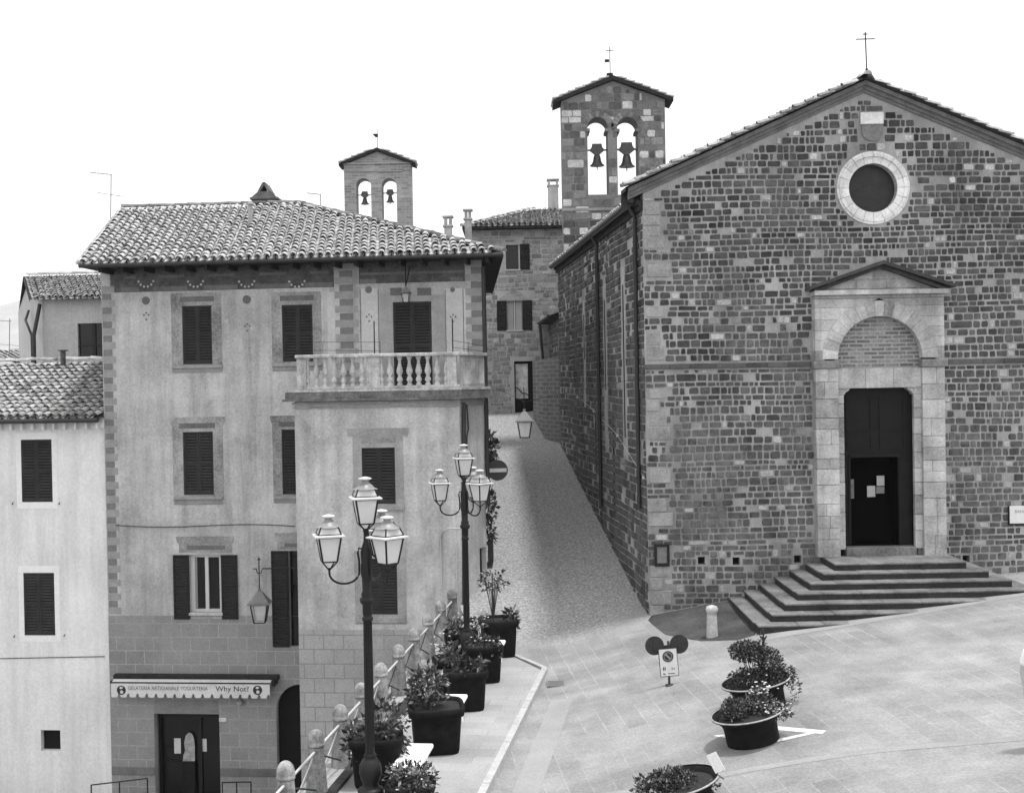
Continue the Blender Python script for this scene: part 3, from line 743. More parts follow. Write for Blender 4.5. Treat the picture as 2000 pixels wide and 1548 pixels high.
# ---- side wall along the alley
FS = Fr(cpt(0, LEN)[:2], (-ax.x, -ax.y))            # a = 0 at the far end, LEN at the front corner
mb = MB()
sl_ = []
for dist, z0, z1, w_ in ((3.0, 4.4, 9.6, .5), (6.2, 4.6, 9.4, .45), (10.6, 5.6, 9.2, .4)):
    sl_.append((LEN-dist, z0, z1, w_))
holes = [rect(a-w_/2-.12, a+w_/2+.12, z0, z1+.2) for a, z0, z1, w_ in sl_]
out = [(0, 3.4), (LEN-8, 1.6), (LEN-.05, .25), (LEN-.05, zE-.6), (0, zE-.6)]
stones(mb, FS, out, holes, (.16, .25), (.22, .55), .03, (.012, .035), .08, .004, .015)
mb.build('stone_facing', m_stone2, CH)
mb = MB()
for a, z0, z1, w_ in sl_: mb.prism(FS, [(a-w_/2, z0), (a+w_/2, z0)]+arc(a, z1-w_/2, w_/2, 0, 180, 10), -.005, .015)
bl = split(mb, 'blocked_window', M('blocked_window_plaster', .36, .9, .2, 1.5, 16, .3), CH)
mb = MB()
for a, z0, z1, w_ in sl_:
    mb.box(FS, a-.09, a+.09, z0+.5 if a > 12 else z0+1.6, z1-.5, .006, .018)
split(mb, 'slit', m_void, bl)
mb = MB()
for a, z0, z1 in ((LEN-5.0, 2.6, 5.2), (LEN-8.4, 3.6, 5.6)): mb.prism(FS, [(a-.12, z0), (a+.12, z0)]+arc(a, z1, .12, 0, 180, 6, .3), -.005, .012)
split(mb, 'slit', m_void, CH)
# eave with gutter, downpipes
mb = MB(); mb.box(FS, -.2, LEN-.02, zE-.56, zE-.44, -.02, .16); mb.box(FS, -.2, LEN-.02, zE-.70, zE-.56, -.02, .09)
mb.build('eave', m_soffit, CH)
gz0 = zE-slope*.24-.28
mb = MB(); mb.tube([FS.W(-.3, gz0-.05, .27), FS.W(LEN-.1, gz0-.05, .27)], .07, 8); mb.build('gutter', m_pipe, CH)
def downpipe(a, ztop, zbot, par, fr=FS, d=.10, r_=.055):
    mb = MB(); mb.tube([fr.W(a, ztop, .26), fr.W(a, ztop-.12, .25), fr.W(a, ztop-.4, d), fr.W(a, zbot, d)], r_, 8)
    for z in range(int(zbot)+1, int(ztop), 2): mb.lathe(fr.W(a, z, d), [(r_+.014, -.03), (r_+.014, .03)], 8)
    return mb.build('downpipe', m_pipe, par)
downpipe(LEN-.62, gz0, 3.2, CH); downpipe(LEN-7.0, gz0, 2.6, CH)
# the wall lamps and cable bits on the church corner
mb = MB()
for dist, z in ((.7, 3.9), (.35, 4.0), (4.2, 4.9), (7.4, 4.9), (8.6, 5.5), (12.4, 5.9)): mb.lathe(FS.W(LEN-dist, z, .02), [(.03, -.03), (.05, 0), (.03, .05)], 8)
mb.tube([FS.W(LEN-12.4, 5.95, .03), FS.W(LEN-8.6, 5.53, .03), FS.W(LEN-4.2, 4.93, .03), FS.W(LEN-.35, 4.02, .03)], .008, 5)
mb.build('cable', M('pale_insulator', .6, .5, .1), CH)
# ---- steps
ST = thing('stone_steps', 'wide stone steps spreading on three sides below the church door', 'steps', (9.2, 29.4, .9))
xl_, xr_, yf, tr = 7.67, 10.83, 29.42, .385; zt_ = 2.0
for k in range(7):
    z = zt_-.165*k; x0, x1, y0 = xl_-tr*k, xr_+tr*k*1.02, yf-tr*k*.98
    mb = MB(); rs = MB(); yb = 30.79; n = 4+k; th_ = .045; ov = .022
    xs = [x0+(x1-x0)*i/n+(rnd.uniform(-.2, .2) if 0 < i < n else 0) for i in range(n+1)]
    for a, b in zip(xs, xs[1:]):
        jz = rnd.uniform(-.004, .004); mb.box(WF, a+.003, b-.003, z-th_, z+jz, -(30.79 if k == 0 else y0+tr), -(y0-ov), .010)
    if k:
        for p, q_ in ((x0-ov, x0+tr), (x1-tr, x1+ov)): mb.box(WF, p, q_, z-th_, z+rnd.uniform(-.004, .004), -30.79, -(y0+tr+.004), .010)
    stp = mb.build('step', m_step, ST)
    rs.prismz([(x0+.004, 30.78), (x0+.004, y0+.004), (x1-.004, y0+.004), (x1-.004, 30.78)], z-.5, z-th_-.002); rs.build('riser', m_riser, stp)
# small things on the facade
NB = thing('notice_board', 'small framed notice case low on the church wall near its left corner', 'notice board', FC.W(*FC.px(1291, 1083)))
a0, a1, z0, z1 = FC.rect(1278, 1062, 1307, 1105); mb = MB(); mb.wall(FC, rect(a0, a1, z0, z1), [rect(a0+.06, a1-.06, z0+.08, z1-.06)], .07, .0, True); mb.build('frame', m_iron, NB)
mb = MB(); mb.wall(FC, rect(a0+.03, a1-.03, z0+.03, z1-.03), d=.045); mb.build('panel', M('faded_poster', .2, .4, .2, 6, 20, .05), NB)
SG = thing('wall_sign', 'white rectangular sign with grey heading on the church wall right of the steps', 'sign', FC.W(*FC.px(1995, 1004)))
a0, a1, z0, z1 = FC.rect(1970, 987, 2030, 1021); mb = MB(); mb.box(FC, a0, a1, z0, z1, .04, .075, .008); mb.build('plate', m_signw, SG)
mb = MB(); mb.box(FC, a0-.02, a1+.02, z0-.04, z0, .0, .06); mb.box(FC, a0-.025, a0, z0, z1, 0, .06); mb.build('bracket', m_iron, SG)
def text(body, fr, a, z, d, h, mat, parent, align='LEFT', name='lettering', sx=1.0):
    c = bpy.data.curves.new('t', 'FONT'); c.body = body; c.size = h; c.align_x = align; c.extrude = .0015; c.resolution_u = 3
    t = bpy.data.objects.new('t', c); COL.objects.link(t); bpy.context.view_layer.update()
    me = bpy.data.meshes.new_from_object(t.evaluated_get(bpy.context.evaluated_depsgraph_get())); bpy.data.objects.remove(t)
    me.transform(Matrix((fr.t*sx, Vector((0, 0, 1)), fr.n)).transposed().to_4x4()); p = fr.W(a, z, d); me.transform(Matrix.Translation(p)); me.materials.clear(); me.materials.append(mat)
    o = bpy.data.objects.new(name, me); COL.objects.link(o); o.parent = parent; o.matrix_parent_inverse = parent_inv(parent); return o
text('BANCA', FC, a0+.12, z1-.17, .078, .11, m_signg, SG)
# ================================================================ bell gables
def bell(mb_b, mb_y, fr, a, z, s_, d):
    mb_b.lathe(fr.W(a, z, d), [(s_*.02, .62*s_), (.16*s_, .58*s_), (.2*s_, .45*s_), (.23*s_, .25*s_), (.30*s_, .1*s_), (.42*s_, 0), (.40*s_, -.02*s_)], 14)
    mb_b.tube([fr.W(a, z+.1*s_, d), fr.W(a, z-.22*s_, d)], .03*s_, 6)
    mb_y.prism(fr, [(a-.12*s_, z+.6*s_), (a+.12*s_, z+.6*s_), (a+.42*s_, z+.85*s_), (a+.3*s_, z+1.0*s_), (a+.26*s_, z+1.2*s_), (a-.26*s_, z+1.2*s_), (a-.3*s_, z+1.0*s_), (a-.42*s_, z+.85*s_)], d-.11*s_, d+.11*s_)
def belfry(name, label, Y, u0, u1, veave, vapex, arches, depth, mat_mortar, mat_st, base_z, course, bells, cross, cap):
    xa, xb = P(u0, 300, Y).x, P(u1, 300, Y).x; fr = Fr((xa, Y), (1, 0)); W_ = xb-xa
    B = thing(name, label, 'bell tower', (xa+W_/2, Y, base_z))
    z_e = fr.px((u0+u1)/2, veave)[1]; z_a = fr.px((u0+u1)/2, vapex)[1]
    outer = [(0, base_z), (W_, base_z), (W_, z_e), (W_/2, z_a), (0, z_e)]; hs = []
    for (p0, p1, vt, vb) in arches:
        a0, a1, z0, z1 = fr.rect(p0, vt, p1, vb); r_ = (a1-a0)/2; hs.append([(a0, z0), (a1, z0)]+arc((a0+a1)/2, z1-r_, r_, 0, 180, 14))
    mb = MB(); mb.wall(fr, outer, hs, 0, -depth, True); bw_ = mb.build('wall', mat_mortar, B)
    if mat_st:
        mb = MB(); hk = [[(a*1.0, z) for a, z in h] for h in hs]
        stones(mb, fr, [(0, base_z), (W_, base_z), (W_, z_e-.05), (W_/2, z_a-.1), (0, z_e-.05)], hk, course, (.25, .6), .02, (.006, .02), .04)
        mb.build('stone_facing', mat_st, B)
    mb = MB(); ov, th = cap; sl2 = (z_a-z_e)/(W_/2)
    for sg in (-1, 1):
        p = (W_/2+sg*(W_/2+ov), z_e-sl2*ov+.02); q_ = (W_/2, z_a+.02)
        mb.prism(fr, [p, q_, (q_[0], q_[1]+th), (p[0], p[1]+th*.8)], -depth-.15, .18)
    rf = mb.build('roof', m_soffit, B)
    mb = MB()
    for sg in (-1, 1):
        p = fr.W(W_/2+sg*(W_/2+ov), z_e-sl2*ov+th*.8, .2); q_ = fr.W(W_/2, z_a+th, .2); s_ = q_-p
        tiles(mb, p, Vector((0, 1, 0)), s_, int((depth+.4)/.23)+1, int(s_.length/.33), None, .23, .33, .08, False)
    mb.build('roof_tiles', m_tile2, rf)
    for h, (bz, bs) in zip(hs, bells):
        a_m = (h[0][0]+h[1][0])/2; b1, b2 = MB(), MB(); z = fr.px(1000, bz)[1]
        bell(b1, b2, fr, a_m, z, bs, -depth/2); b2.tube([fr.W(h[0][0]-.02, z+.86*bs, -depth/2), fr.W(h[1][0]+.02, z+.86*bs, -depth/2)], .05*bs, 6)
        bo = b1.build('bell', m_bell, B); b2.build('yoke', m_bell, bo)
    return B, fr, W_, z_a, hs
B2, f2, w2, za2, h2 = belfry('bell_gable', 'tall stone bell gable with two bells rising behind the church roof', 48.6, 1098, 1300, 196, 158,
    [(1148, 1188, 229, 380), (1206, 1247, 229, 380)], 1.1, M('belfry_mortar', .19, .95, .3, 1.2, 24, .5), m_belf, 4.0, (.22, .34), [(322, .72), (325, .8)], None, (.32, .16))
mb = MB(); c0 = f2.px(1193, 150); mb.box(f2, c0[0]-.12, c0[0]+.12, c0[1]-.1, c0[1]+.25, -.7, -.4)
for (u0, v0, u1, v1, r_) in ((1194, 142, 1193, 84, .018), (1185, 92, 1201, 91, .016)):
    p, q_ = f2.px(u0, v0), f2.px(u1, v1); mb.tube([f2.W(p[0], p[1], -.55), f2.W(q_[0], q_[1], -.55)], r_, 6)
p = f2.px(1187, 112); mb.box(f2, p[0]-.08, p[0]+.1, p[1]-.06, p[1]+.06, -.56, -.54)
mb.build('cross', m_iron, B2)
mb = MB()
for h in h2:
    am = (h[0][0]+h[1][0])/2; zt2 = max(p[1] for p in h); r_ = (h[1][0]-h[0][0])/2
    for i in range(11): mb.prism(f2, arc(am, zt2-r_, r_+.24, 180*i/11+1, 180*(i+1)/11-1, 2)+arc(am, zt2-r_, r_+.005, 180*(i+1)/11-1, 180*i/11+1, 2), -.01, .03)
    for x in (h[0][0], h[1][0]): mb.box(f2, x-.1, x+.1, zt2-r_-.16, zt2-r_-.04, -1.0, .05)
mb.build('arch', M('belfry_arch_stone', .2, .9, .3, 3, 20, .4, .3), B2)
mb = MB(); zc_ = f2.px(1200, 408)[1]; mb.box(f2, -.03, w2+.03, zc_-.06, zc_+.05, -.9, .05, .01); mb.build('string_course', m_quoin, B2)
B1, f1, w1, za1, h1 = belfry('bell_gable', 'smaller plain bell gable with two little bells rising behind the long tiled roof', 58, 671, 802, 321, 296,
    [(696, 725, 348, 432), (746, 775, 348, 436)], .9, m_brickish, None, 5.0, (.2, .3), [(391, .5), (388, .5)], None, (.22, .14))
mb = MB()
for h in h1:
    mb.box(f1, h[0][0]-.28, h[1][0]+.28, max(p[1] for p in h)+.30, max(p[1] for p in h)+.36, -.02, .05)
for z_, d in ((319, .07), (332, .04)):
    zz = f1.px(737, z_)[1]; mb.box(f1, -.02, w1+.02, zz-.05, zz+.04, -.05, d, .01)
mb.build('moulding', m_brickish, B1)
mb = MB(); p, q_ = f1.px(735, 288), f1.px(736, 248); mb.tube([f1.W(p[0], p[1]-.2, -.45), f1.W(q_[0], q_[1], -.45)], .015, 5)
p = f1.px(731, 261); mb.prism(f1, [(p[0]-.15, p[1]+.08), (p[0]+.1, p[1]+.08), (p[0]+.1, p[1]-.08), (p[0]+.02, p[1]-.1)], -.46, -.44); mb.build('weather_vane', m_iron, B1)
# ================================================================ three-storey house on the left
A_, B_ = Vector((-12.0, 36.1)), Vector((-.80, 35.0))
tH = (B_-A_).normalized(); FH = Fr(A_, tH); WH = (B_-A_).length
HS = thing('house', 'grey plastered three-storey house with stone balcony and long tiled roof', 'house', (-6, 35.6, zl))
zTop = FH.px(560, 507)[1]+.05
bR = Vector((-1.44, 33.5)); dB = (Vector((bR.x, bR.y, 0))-FH.O).dot(FH.n)
FB = FH.off(dB)
aBL, aBR = FB.px(579, 1000)[0], (Vector((bR.x, bR.y, 0))-FB.O).dot(FB.t)
zB = FB.px(735, 770)[1]
win = {}
def wr(fr, *r): return fr.rect(*r)
opens = [wr(FH, 356, 597, 414, 711), wr(FH, 551, 595, 611, 706), wr(FH, 358, 843, 417, 966), wr(FH, 551, 838, 611, 965), wr(FH, 371, 1083, 433, 1195), wr(FH, 565, 1075, 628, 1262)]
bdoor = list(wr(FH, 768, 589, 843, 690)); bdoor[2] = zB+.12
shop = wr(FH, 303, 1393, 430, 1560); shop = (shop[0], shop[1], zl, shop[3])
archd = FH.rect(541, 1335, 610, 1560); aw0, aw1 = archd[0], archd[0]+1.5
archp = [(aw0, zl), (aw1, zl)]+arc((aw0+aw1)/2, archd[3]-.75, .75, 0, 180, 12)
mb = MB()
mb.wall(FH, rect(0, WH, zl, zTop), [rect(*o) for o in opens]+[rect(*bdoor), rect(*shop), archp], 0, -.22)
dep = 9.5
bkL, bkR = FH.W(0, 0, -dep), Vector((-1.12, 47.6, 0)); Rf = Vector((B_.x, B_.y, 0)); Lf = FH.W(0, 0); U_ = Vector((0, 0, 1))
for p, q_ in ((Lf, bkL), (bkL, bkR), (bkR, Rf)): mb.quad(p+U_*zl, q_+U_*zl, q_+U_*zTop, p+U_*zTop)
mb.build('wall', m_plaster, HS)
mb = MB(); mb.wall(FH, archp, d=-.20); mb.build('passage', m_void, HS)
# windows
sw_ = {}
wins = [shutter_window(FH, opens[i], HS) for i in (0, 1, 2, 3)]
shutter_window(FH, tuple(bdoor), HS, .05)
# surrounds, painted
def frame(fr, mb, big, op):
    mb.wall(fr, rect(*fr.rect(*big)), [rect(*op)], .010, 0.0, True)
def hat(fr, mb, u0, u1, v0, v1, d=.012):
    a0, a1, z0, z1 = fr.rect(u0, v0, u1, v1); mb.prism(fr, [(a0+.05, z0), (a1-.05, z0), (a1-.02, z0+(z1-z0)*.6), (a1, z1), (a0, z1), (a0+.02, z0+(z1-z0)*.6)], 0, d)
hats = {2: (330, 440, 814, 829.5), 3: (527, 640, 811, 825.5)}
for i, big, pan, sil in ((0, (335, 572, 433, 727), (352, 579, 418, 589), (337, 713, 435, 727)), (1, (531, 570, 628, 724), (547, 577, 613, 587), (532, 709, 630, 723)),
        (2, (338, 830, 436, 985), (350, 826, 420, 836), (340, 969, 436, 984)), (3, (533, 826, 630, 982), (545, 823, 612, 833), (535, 968, 630, 981))):
    mb = MB(); frame(FH, mb, big, opens[i])
    if i in hats: hat(FH, mb, *hats[i])
    sr = mb.build('window_surround', m_trim, wins[i])
    mb = MB(); a0, a1, z0, z1 = FH.rect(*pan); mb.box(FH, a0, a1, z0, z1, .009, .016); mb.build('painted_panel', m_trim2, wins[i])
    mb = MB(); a0, a1, z0, z1 = FH.rect(*sil); mb.box(FH, a0, a1, z1-.09, z1, 0, .06, .01); mb.box(FH, a0+.02, a1-.02, z0, z1-.09, 0, .022); mb.build('sill', m_qm, wins[i])
def lintel(hr, br, par):
    mb = MB(); hat(FH, mb, *hr); a0, a1, z0, z1 = FH.rect(*br); mb.box(FH, a0, a1, z0, z1, 0, .010); mb.build('lintel', m_trim, par)
    mb = MB(); a0, a1, z0, z1 = FH.rect(br[0]+15, br[1]+4, br[2]-12, br[3]-5); mb.box(FH, a0, a1, z0, z1, .009, .016); mb.build('painted_panel', m_trim2, par)
# first-floor window with open shutters
o = opens[4]; mb = MB(); mb.wall(FH, rect(*o), d=-.17); wd = mb.build('window', m_glass, HS)
mb = MB(); am = (o[0]+o[1])/2
for x0, x1 in ((o[0], o[0]+.12), (am-.05, am+.05), (o[1]-.10, o[1])): mb.box(FH, x0, x1, o[2]+.002, o[3]-.002, -.165, -.10)
mb.box(FH, o[0]+.12, o[1]-.10, o[3]-.08, o[3]-.002, -.16, -.11); mb.box(FH, o[0]+.12, o[1]-.10, o[2]+.002, o[2]+.08, -.16, -.11)
mb.build('frame', m_frame, wd)
mb = MB(); mb.box(FH, o[0]-.03, o[1]+.03, o[2]-.09, o[2]-.004, -.02, .07, .01); mb.build('sill', m_bay, wd)
mb = MB()
for x0, x1 in ((o[0]+.12, o[0]+.17), ): mb.box(FH, x0, x1, o[2]+.09, o[3]-.1, -.166, -.163)
mb.build('curtain', M('net_curtain', .3, .9, .1), wd)
a0, a1, z0, z1 = FH.rect(340, 1083, 371, 1208); open_leaf(FH, a0, a1, z0, z1, wd); a0, a1, z0, z1 = FH.rect(433.5, 1083, 465, 1208); open_leaf(FH, a0, a1, z0, z1, wd)
lintel((343, 1047, 458, 1060)[:0] or (343, 458, 1047, 1060), (350, 1060.2, 452, 1078), wd)
o = opens[5]; mb = MB(); mb.wall(FH, rect(*o), d=-.17); wd = mb.build('window', m_glass, HS)
lintel((536, 640, 1040, 1056), (541, 1056.2, 640, 1072), wd)
a0, a1, z0, z1 = FH.rect(532, 1075, 565, 1262); open_leaf(FH, a0, a1, z0, z1, wd)
# rusticated base
zr = FH.px(400, 1202)[1]; mb = MB()
bits = [rect(0, .0+WH*.75, zl, zr)]
mb.wall(FH, rect(.02, aw1+.3, zl, zr), [rect(shop[0], shop[1], zl+.001, shop[3]), [(p[0], p[1]+.001) for p in archp], rect(opens[5][0]-.45, opens[5][1], opens[5][2]-.02, zr-.001), rect(opens[4][0]-.46, opens[4][1]+.47, opens[4][2]-.19, zr-.001)], .02, 0, True)
mb.build('rusticated_base', m_rust, HS)
mb = MB(); zp = FH.px(400, 1505)[1]
for x0, x1 in ((0.02, shop[0]-.01), (shop[1]+.01, aw0-.02)): mb.box(FH, x0, x1, zp-.13, zp+.10, .0, .045, .008)
split(mb, 'plinth_band', m_trim2, HS)
# painted corner stones
mb1, mb2 = MB(), MB(); z = zr+.05; k = 0
while z < zTop-.8:
    h = .19
    if k % 2: mb1.box(FH, .03, .30, z, z+h, 0, .008)
    else: mb2.box(FH, .02, .40, z, z+h+.005, 0, .006)
    z += .205; k += 1
zt1 = FH.px(670, 520)[1]; z = zB+.3; k = 0
while z < zt1:
    for (u0, u1, n0, n1) in ((655, 700, 664, 690), (910, 944, 921, 943)):
        if k % 2: a0, a1 = FH.px(n0, 620)[0], FH.px(n1, 620)[0]; mb1.box(FH, a0, min(a1, WH-.01), z, z+.19, 0, .010)
        else: a0, a1 = FH.px(u0, 620)[0], FH.px(u1, 620)[0]; mb2.box(FH, a0, min(a1, WH-.01), z+.002, z+.20, 0, .008)
    z += .205; k += 1
split(mb1, 'dark_corner_stone', m_qd, HS); split(mb2, 'pale_corner_stone', m_qm, HS)
# painted frieze under the eave, its tone darkened to carry the eave shadow
zf0, zf1 = FH.px(440, 566)[1], zTop
mb = MB(); a6 = FH.px(652, 540)[0]; mb.wall(FH, rect(.28, a6, zf0, zf1), d=.004); mb.wall(FH, rect(FH.px(701, 540)[0], FH.px(908, 540)[0], FH.px(800, 552)[1], zf1), d=.004)
mb.build('painted_frieze_eave_shade', M('frieze_plaster_eave_shade', .095, .92, .35, 4, 18, .2), HS)
mb = MB(); mbl = MB()
zs0 = FH.px(440, 561)[1]
for (u0, u1) in ((236, 272), (300, 366), (398, 464), (498, 566), (595, 650)):
    a0, a1 = FH.px(u0, 560)[0], FH.px(u1, 560)[0]; mb.box(FH, a0, a1, zs0-.06, zs0+.07, .003, .009); mb.box(FH, a0+.15, a1-.1, zs0+.32, zs0+.40, .003, .008)
for (u0, u1) in ((703, 735), (880, 905)):
    a0, a1 = FH.px(u0, 552)[0], FH.px(u1, 552)[0]; z_ = FH.px(800, 550)[1]; mb.box(FH, a0, a1, z_-.03, z_+.1, .003, .009)
a0, a1 = FH.px(703, 533)[0], FH.px(905, 533)[0]; z_ = FH.px(800, 533)[1]; mb.box(FH, a0, a1, z_-.03, z_+.04, .003, .009)
split(mb, 'painted_stripe', m_trim2, HS)
for u in (285, 382, 482, 580):
    a, z = FH.px(u, 552); 
    for q_ in range(6):
        t = 200+140*q_/5; mbl.lathe(FH.W(a+.24*math.cos(R(t)), z+.12+.24*math.sin(R(t)), .004), [(.035, 0), (.03, .008)], 7, 0, False, (FH.t, Vector((0, 0, 1)), FH.n))
for (u, v, r0) in ((285, 587, .13), (482, 585, .135), (720, 566, .10)):
    a, z = FH.px(u, v); o = arc(a, z, r0, 0, 360, 18)[:-1]; mb2 = MB()
    for i in range(18): mbl.prism(FH, arc(a, z, r0*1.75, 20*i, 20*i+12, 1)+arc(a, z, r0*1.55, 20*i+12, 20*i, 1), .0, .007)
mbl.build('painted_festoon', m_light, HS)
mb = MB()
for (u, v, r0) in ((285, 587, .12), (482, 585, .125), (720, 566, .10), (884, 566, .07)):
    a, z = FH.px(u, v); mb.prism(FH, arc(a, z, r0, 0, 360, 18)[:-1], 0, .011)
    for dx, dz_ in ((-.07, -.42), (.07, -.42), (0, -.55), (0, -.36)): mb.prism(FH, arc(a+dx, z+dz_-(.35 if u > 400 else 0), .028, 0, 360, 8)[:-1], 0, .011)
split(mb, 'painted_medallion', m_trim2, HS)
# light panels beside the balcony door
mb = MB()
for r in ((707, 563, 739, 735), (871, 563, 905, 735), (640, 571, 655, 735), (906.5, 563, 911, 735)):
    a0, a1, z0, z1 = FH.rect(*r); mb.box(FH, a0, a1, zB+.1, z1, 0, .006)
split(mb, 'light_panel', m_light, HS)
mb = MB()
for r in ((740.5, 572, 767, 735), (844, 575, 870, 735), (767.5, 575, 843.5, 588)):
    a0, a1, z0, z1 = FH.rect(*r); mb.box(FH, a0, a1, max(z0, zB+.1), z1, 0, .007)
split(mb, 'door_surround', M('door_surround_paint', .34, .92, .12, 3, 18, .2), HS)
mb = MB()
for u in (704.5, 739.8, 905.5, 871):
    a, z = FH.px(u, 640); mb.box(FH, a-.008, a+.008, zB+.1, FH.px(u, 566)[1], .002, .012)
for r in ((762, 562, 785, 577), (815, 562, 842, 577)): a0, a1, z0, z1 = FH.rect(*r); mb.box(FH, a0, a1, z0, z1, .0, .010)
mb.build('painted_line', m_trim2, HS)
# cable along the facade
mb = MB(); pts = []
for i in range(25):
    u = 226+(576-226)*i/24; a, z = FH.px(u, 1025+2*i/24+3*math.sin(i*.26)); pts.append(FH.W(a, z, .03))
mb.tube(pts, .012, 5); mb.build('cable', m_pipe, HS)
# ---- bay below the balcony
zBay0 = zl
bo1, bo2 = FB.rect(707, 874, 772, 984), FB.rect(709, 1090, 776, 1200)
mb = MB(); mb.wall(FB, rect(aBL, aBR, zBay0, zB-.02), [rect(*bo1), rect(*bo2)], 0, -.2)
C3 = Vector((B_.x, B_.y, 0)); R3 = FB.W(aBR, 0)
FCh = Fr((R3.x, R3.y), ((C3-R3).x, (C3-R3).y)); LC = (C3-R3).length
dq = (FCh.px(938, 1140)[0], min(LC-.04, FCh.px(952, 1140)[0])); zdt = FCh.px(945, 1068)[1]
mb.wall(FCh, rect(0, LC, zBay0, zB-.02), [rect(dq[0], dq[1], -.05, zdt)], 0, -.15)
L0 = FB.W(aBL, 0); L1 = FH.W(aBL, 0); up = Vector((0, 0, 1))
mb.quad(L0+up*zBay0, L1+up*zBay0, L1+up*(zB-.02), L0+up*(zB-.02))
mb.add([L0+up*(zB-.03), R3+up*(zB-.03), C3+up*(zB-.03), L1+up*(zB-.03)], [(0, 1, 2, 3)])
bay = mb.build('bay', m_bay, HS)
mb = MB(); mb.wall(FCh, rect(dq[0], dq[1], -.05, zdt), d=-.14); mb.build('side_door', m_wood, bay)
for op, big, hh_, sil in ((bo1, (690, 852, 788, 1000), (676, 800, 836, 851.7), (692, 985, 790, 996)), (bo2, (693, 1075, 793, 1218), None, (694, 1204, 793, 1216))):
    wd = shutter_window(FB, op, HS, .10); mb = MB(); frame(FB, mb, big, op)
    if hh_: hat(FB, mb, *hh_)
    mb.build('window_surround', m_trimb, wd)
    mb = MB(); a0, a1, z0, z1 = FB.rect(*sil); mb.box(FB, a0, a1, z0, z1, 0, .035, .008); mb.build('sill', m_trimb, wd)
    if hh_: mb = MB(); a0, a1, z0, z1 = FB.rect(706, 855, 772, 864); mb.box(FB, a0, a1, z0, z1, .008, .02); mb.build('painted_panel', m_trim, wd)
zrb = FB.px(700, 1229)[1]; mb = MB(); mb.wall(FB, rect(aBL+.0, aBR-.35, zl, zrb), d=.015); mb.build('rusticated_base', m_rustb, bay)
# mouldings under the slab
def ring(z0, z1, d, mb, ch=.012):
    p = [FB.W(aBL-d, 0, d), FB.W(aBR+d*.5, 0, d), FCh.W(LC, 0, d), C3, R3, L0, L1, FH.W(aBL-d, 0, .0)]
    poly = [p[7], p[0], p[1], p[2], C3, L1]
    mb.prismz([(q_.x, q_.y) for q_ in poly], z0, z1)
mb = MB(); ring(zB-.36, zB-.30, .045, mb); ring(zB-.25, zB-.19, .06, mb); mb.build('moulding', m_trimb, bay)
# ---- balcony
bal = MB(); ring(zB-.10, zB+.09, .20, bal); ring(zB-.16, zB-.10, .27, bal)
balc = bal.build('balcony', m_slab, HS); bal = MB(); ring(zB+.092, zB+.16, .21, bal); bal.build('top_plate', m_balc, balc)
mb = MB(); a0 = FB.px(560, 767)[0]; mb.box(FB, a0, aBL-.2, zB-.15, zB-.09, -.4, .25); mb.build('ledge', m_slab, balc)
zb0, zb1 = zB+.16, FB.px(735, 697)[1]; zr1 = FB.px(735, 690.5)[1]
fo = FB.off(.10)
mb = MB(); a0, a1 = fo.px(577, 692)[0], aBR+.06
mb.box(fo, a0, a1, zb1, zr1, -.17, .09, .015); mb.box(fo, a0+.05, a1-.02, zb0+.0, zb0+.075, -.13, .04, .01)
fc2 = FCh.off(.06); mb.box(fc2, .03, LC-.02, zb1-.003, zr1-.004, -.12, .08, .012)
mb.build('rail', m_balc, balc)
mb = MB()
for u0, u1 in ((580, 598), (720, 742), (873, 892)):
    a0, a1 = fo.px(u0, 720)[0], fo.px(u1, 720)[0]; mb.box(fo, a0, a1, zb0+.076, zb1-.002, -.14, .03, .008)
split(mb, 'pier', m_balc, balc)
mb = MB(); mb.box(fc2, .06, LC-.05, zb0, zb1-.006, -.06, .0)
for k in range(2): mb.wall(fc2, rect(.1+k*LC*.46, .1+k*LC*.46+LC*.40, zb0+.08, zb1-.08), [rect(.15+k*LC*.46, .05+k*LC*.46+LC*.40, zb0+.14, zb1-.14)], .02, 0, True)
mb.build('side_panel', m_balc, balc)
H = zb1-zb0-.08; prof = [(.075, 0), (.075, .06), (.045, .08), (.05, .11), (.085, .17), (.08, .24), (.045, .31), (.05, .34), (.05, .36), (.085, .44), (.09, .52), (.065, .64), (.042, .76), (.04, .86), (.06, .89), (.045, .92), (.075, .94), (.075, 1.0)]
for u in (617, 634, 652, 670, 688, 706, 761, 780, 799, 817, 835, 853):
    mb = MB(); a = fo.px(u, 722)[0]; mb.lathe(fo.W(a, zb0+.077, -.05), [(r_*1.0, z*H) for r_, z in prof], 12); mb.build('baluster', m_balc, balc)
for u in (600, 718.5, 744, 871):
    mb = MB(); a = fo.px(u, 722)[0]; mb.lathe(fo.W(a, zb0+.077, -.05), [(r_*.8, z*H) for r_, z in prof], 12); mb.build('baluster', m_balc, balc)
mb = MB()
for u, v in ((730, 627), (883, 622)): a, z = fo.px(u, v); mb.tube([fo.W(a, zr1, -.03), fo.W(a, z, -.03)], .018, 6)
for (u0, v0, u1, v1) in ((612, 668, 742, 668), (612, 684, 742, 685), (742, 668, 742, 690), (882, 664, 946, 676), (882, 678, 946, 686), (630, 670, 630, 690), (915, 668, 915, 690)):
    p, q_ = fo.px(u0, v0), fo.px(u1, v1); mb.tube([fo.W(p[0], p[1], -.03), fo.W(q_[0], q_[1], -.03)], .006, 5)
mb.build('wire_rack', m_iron, balc)
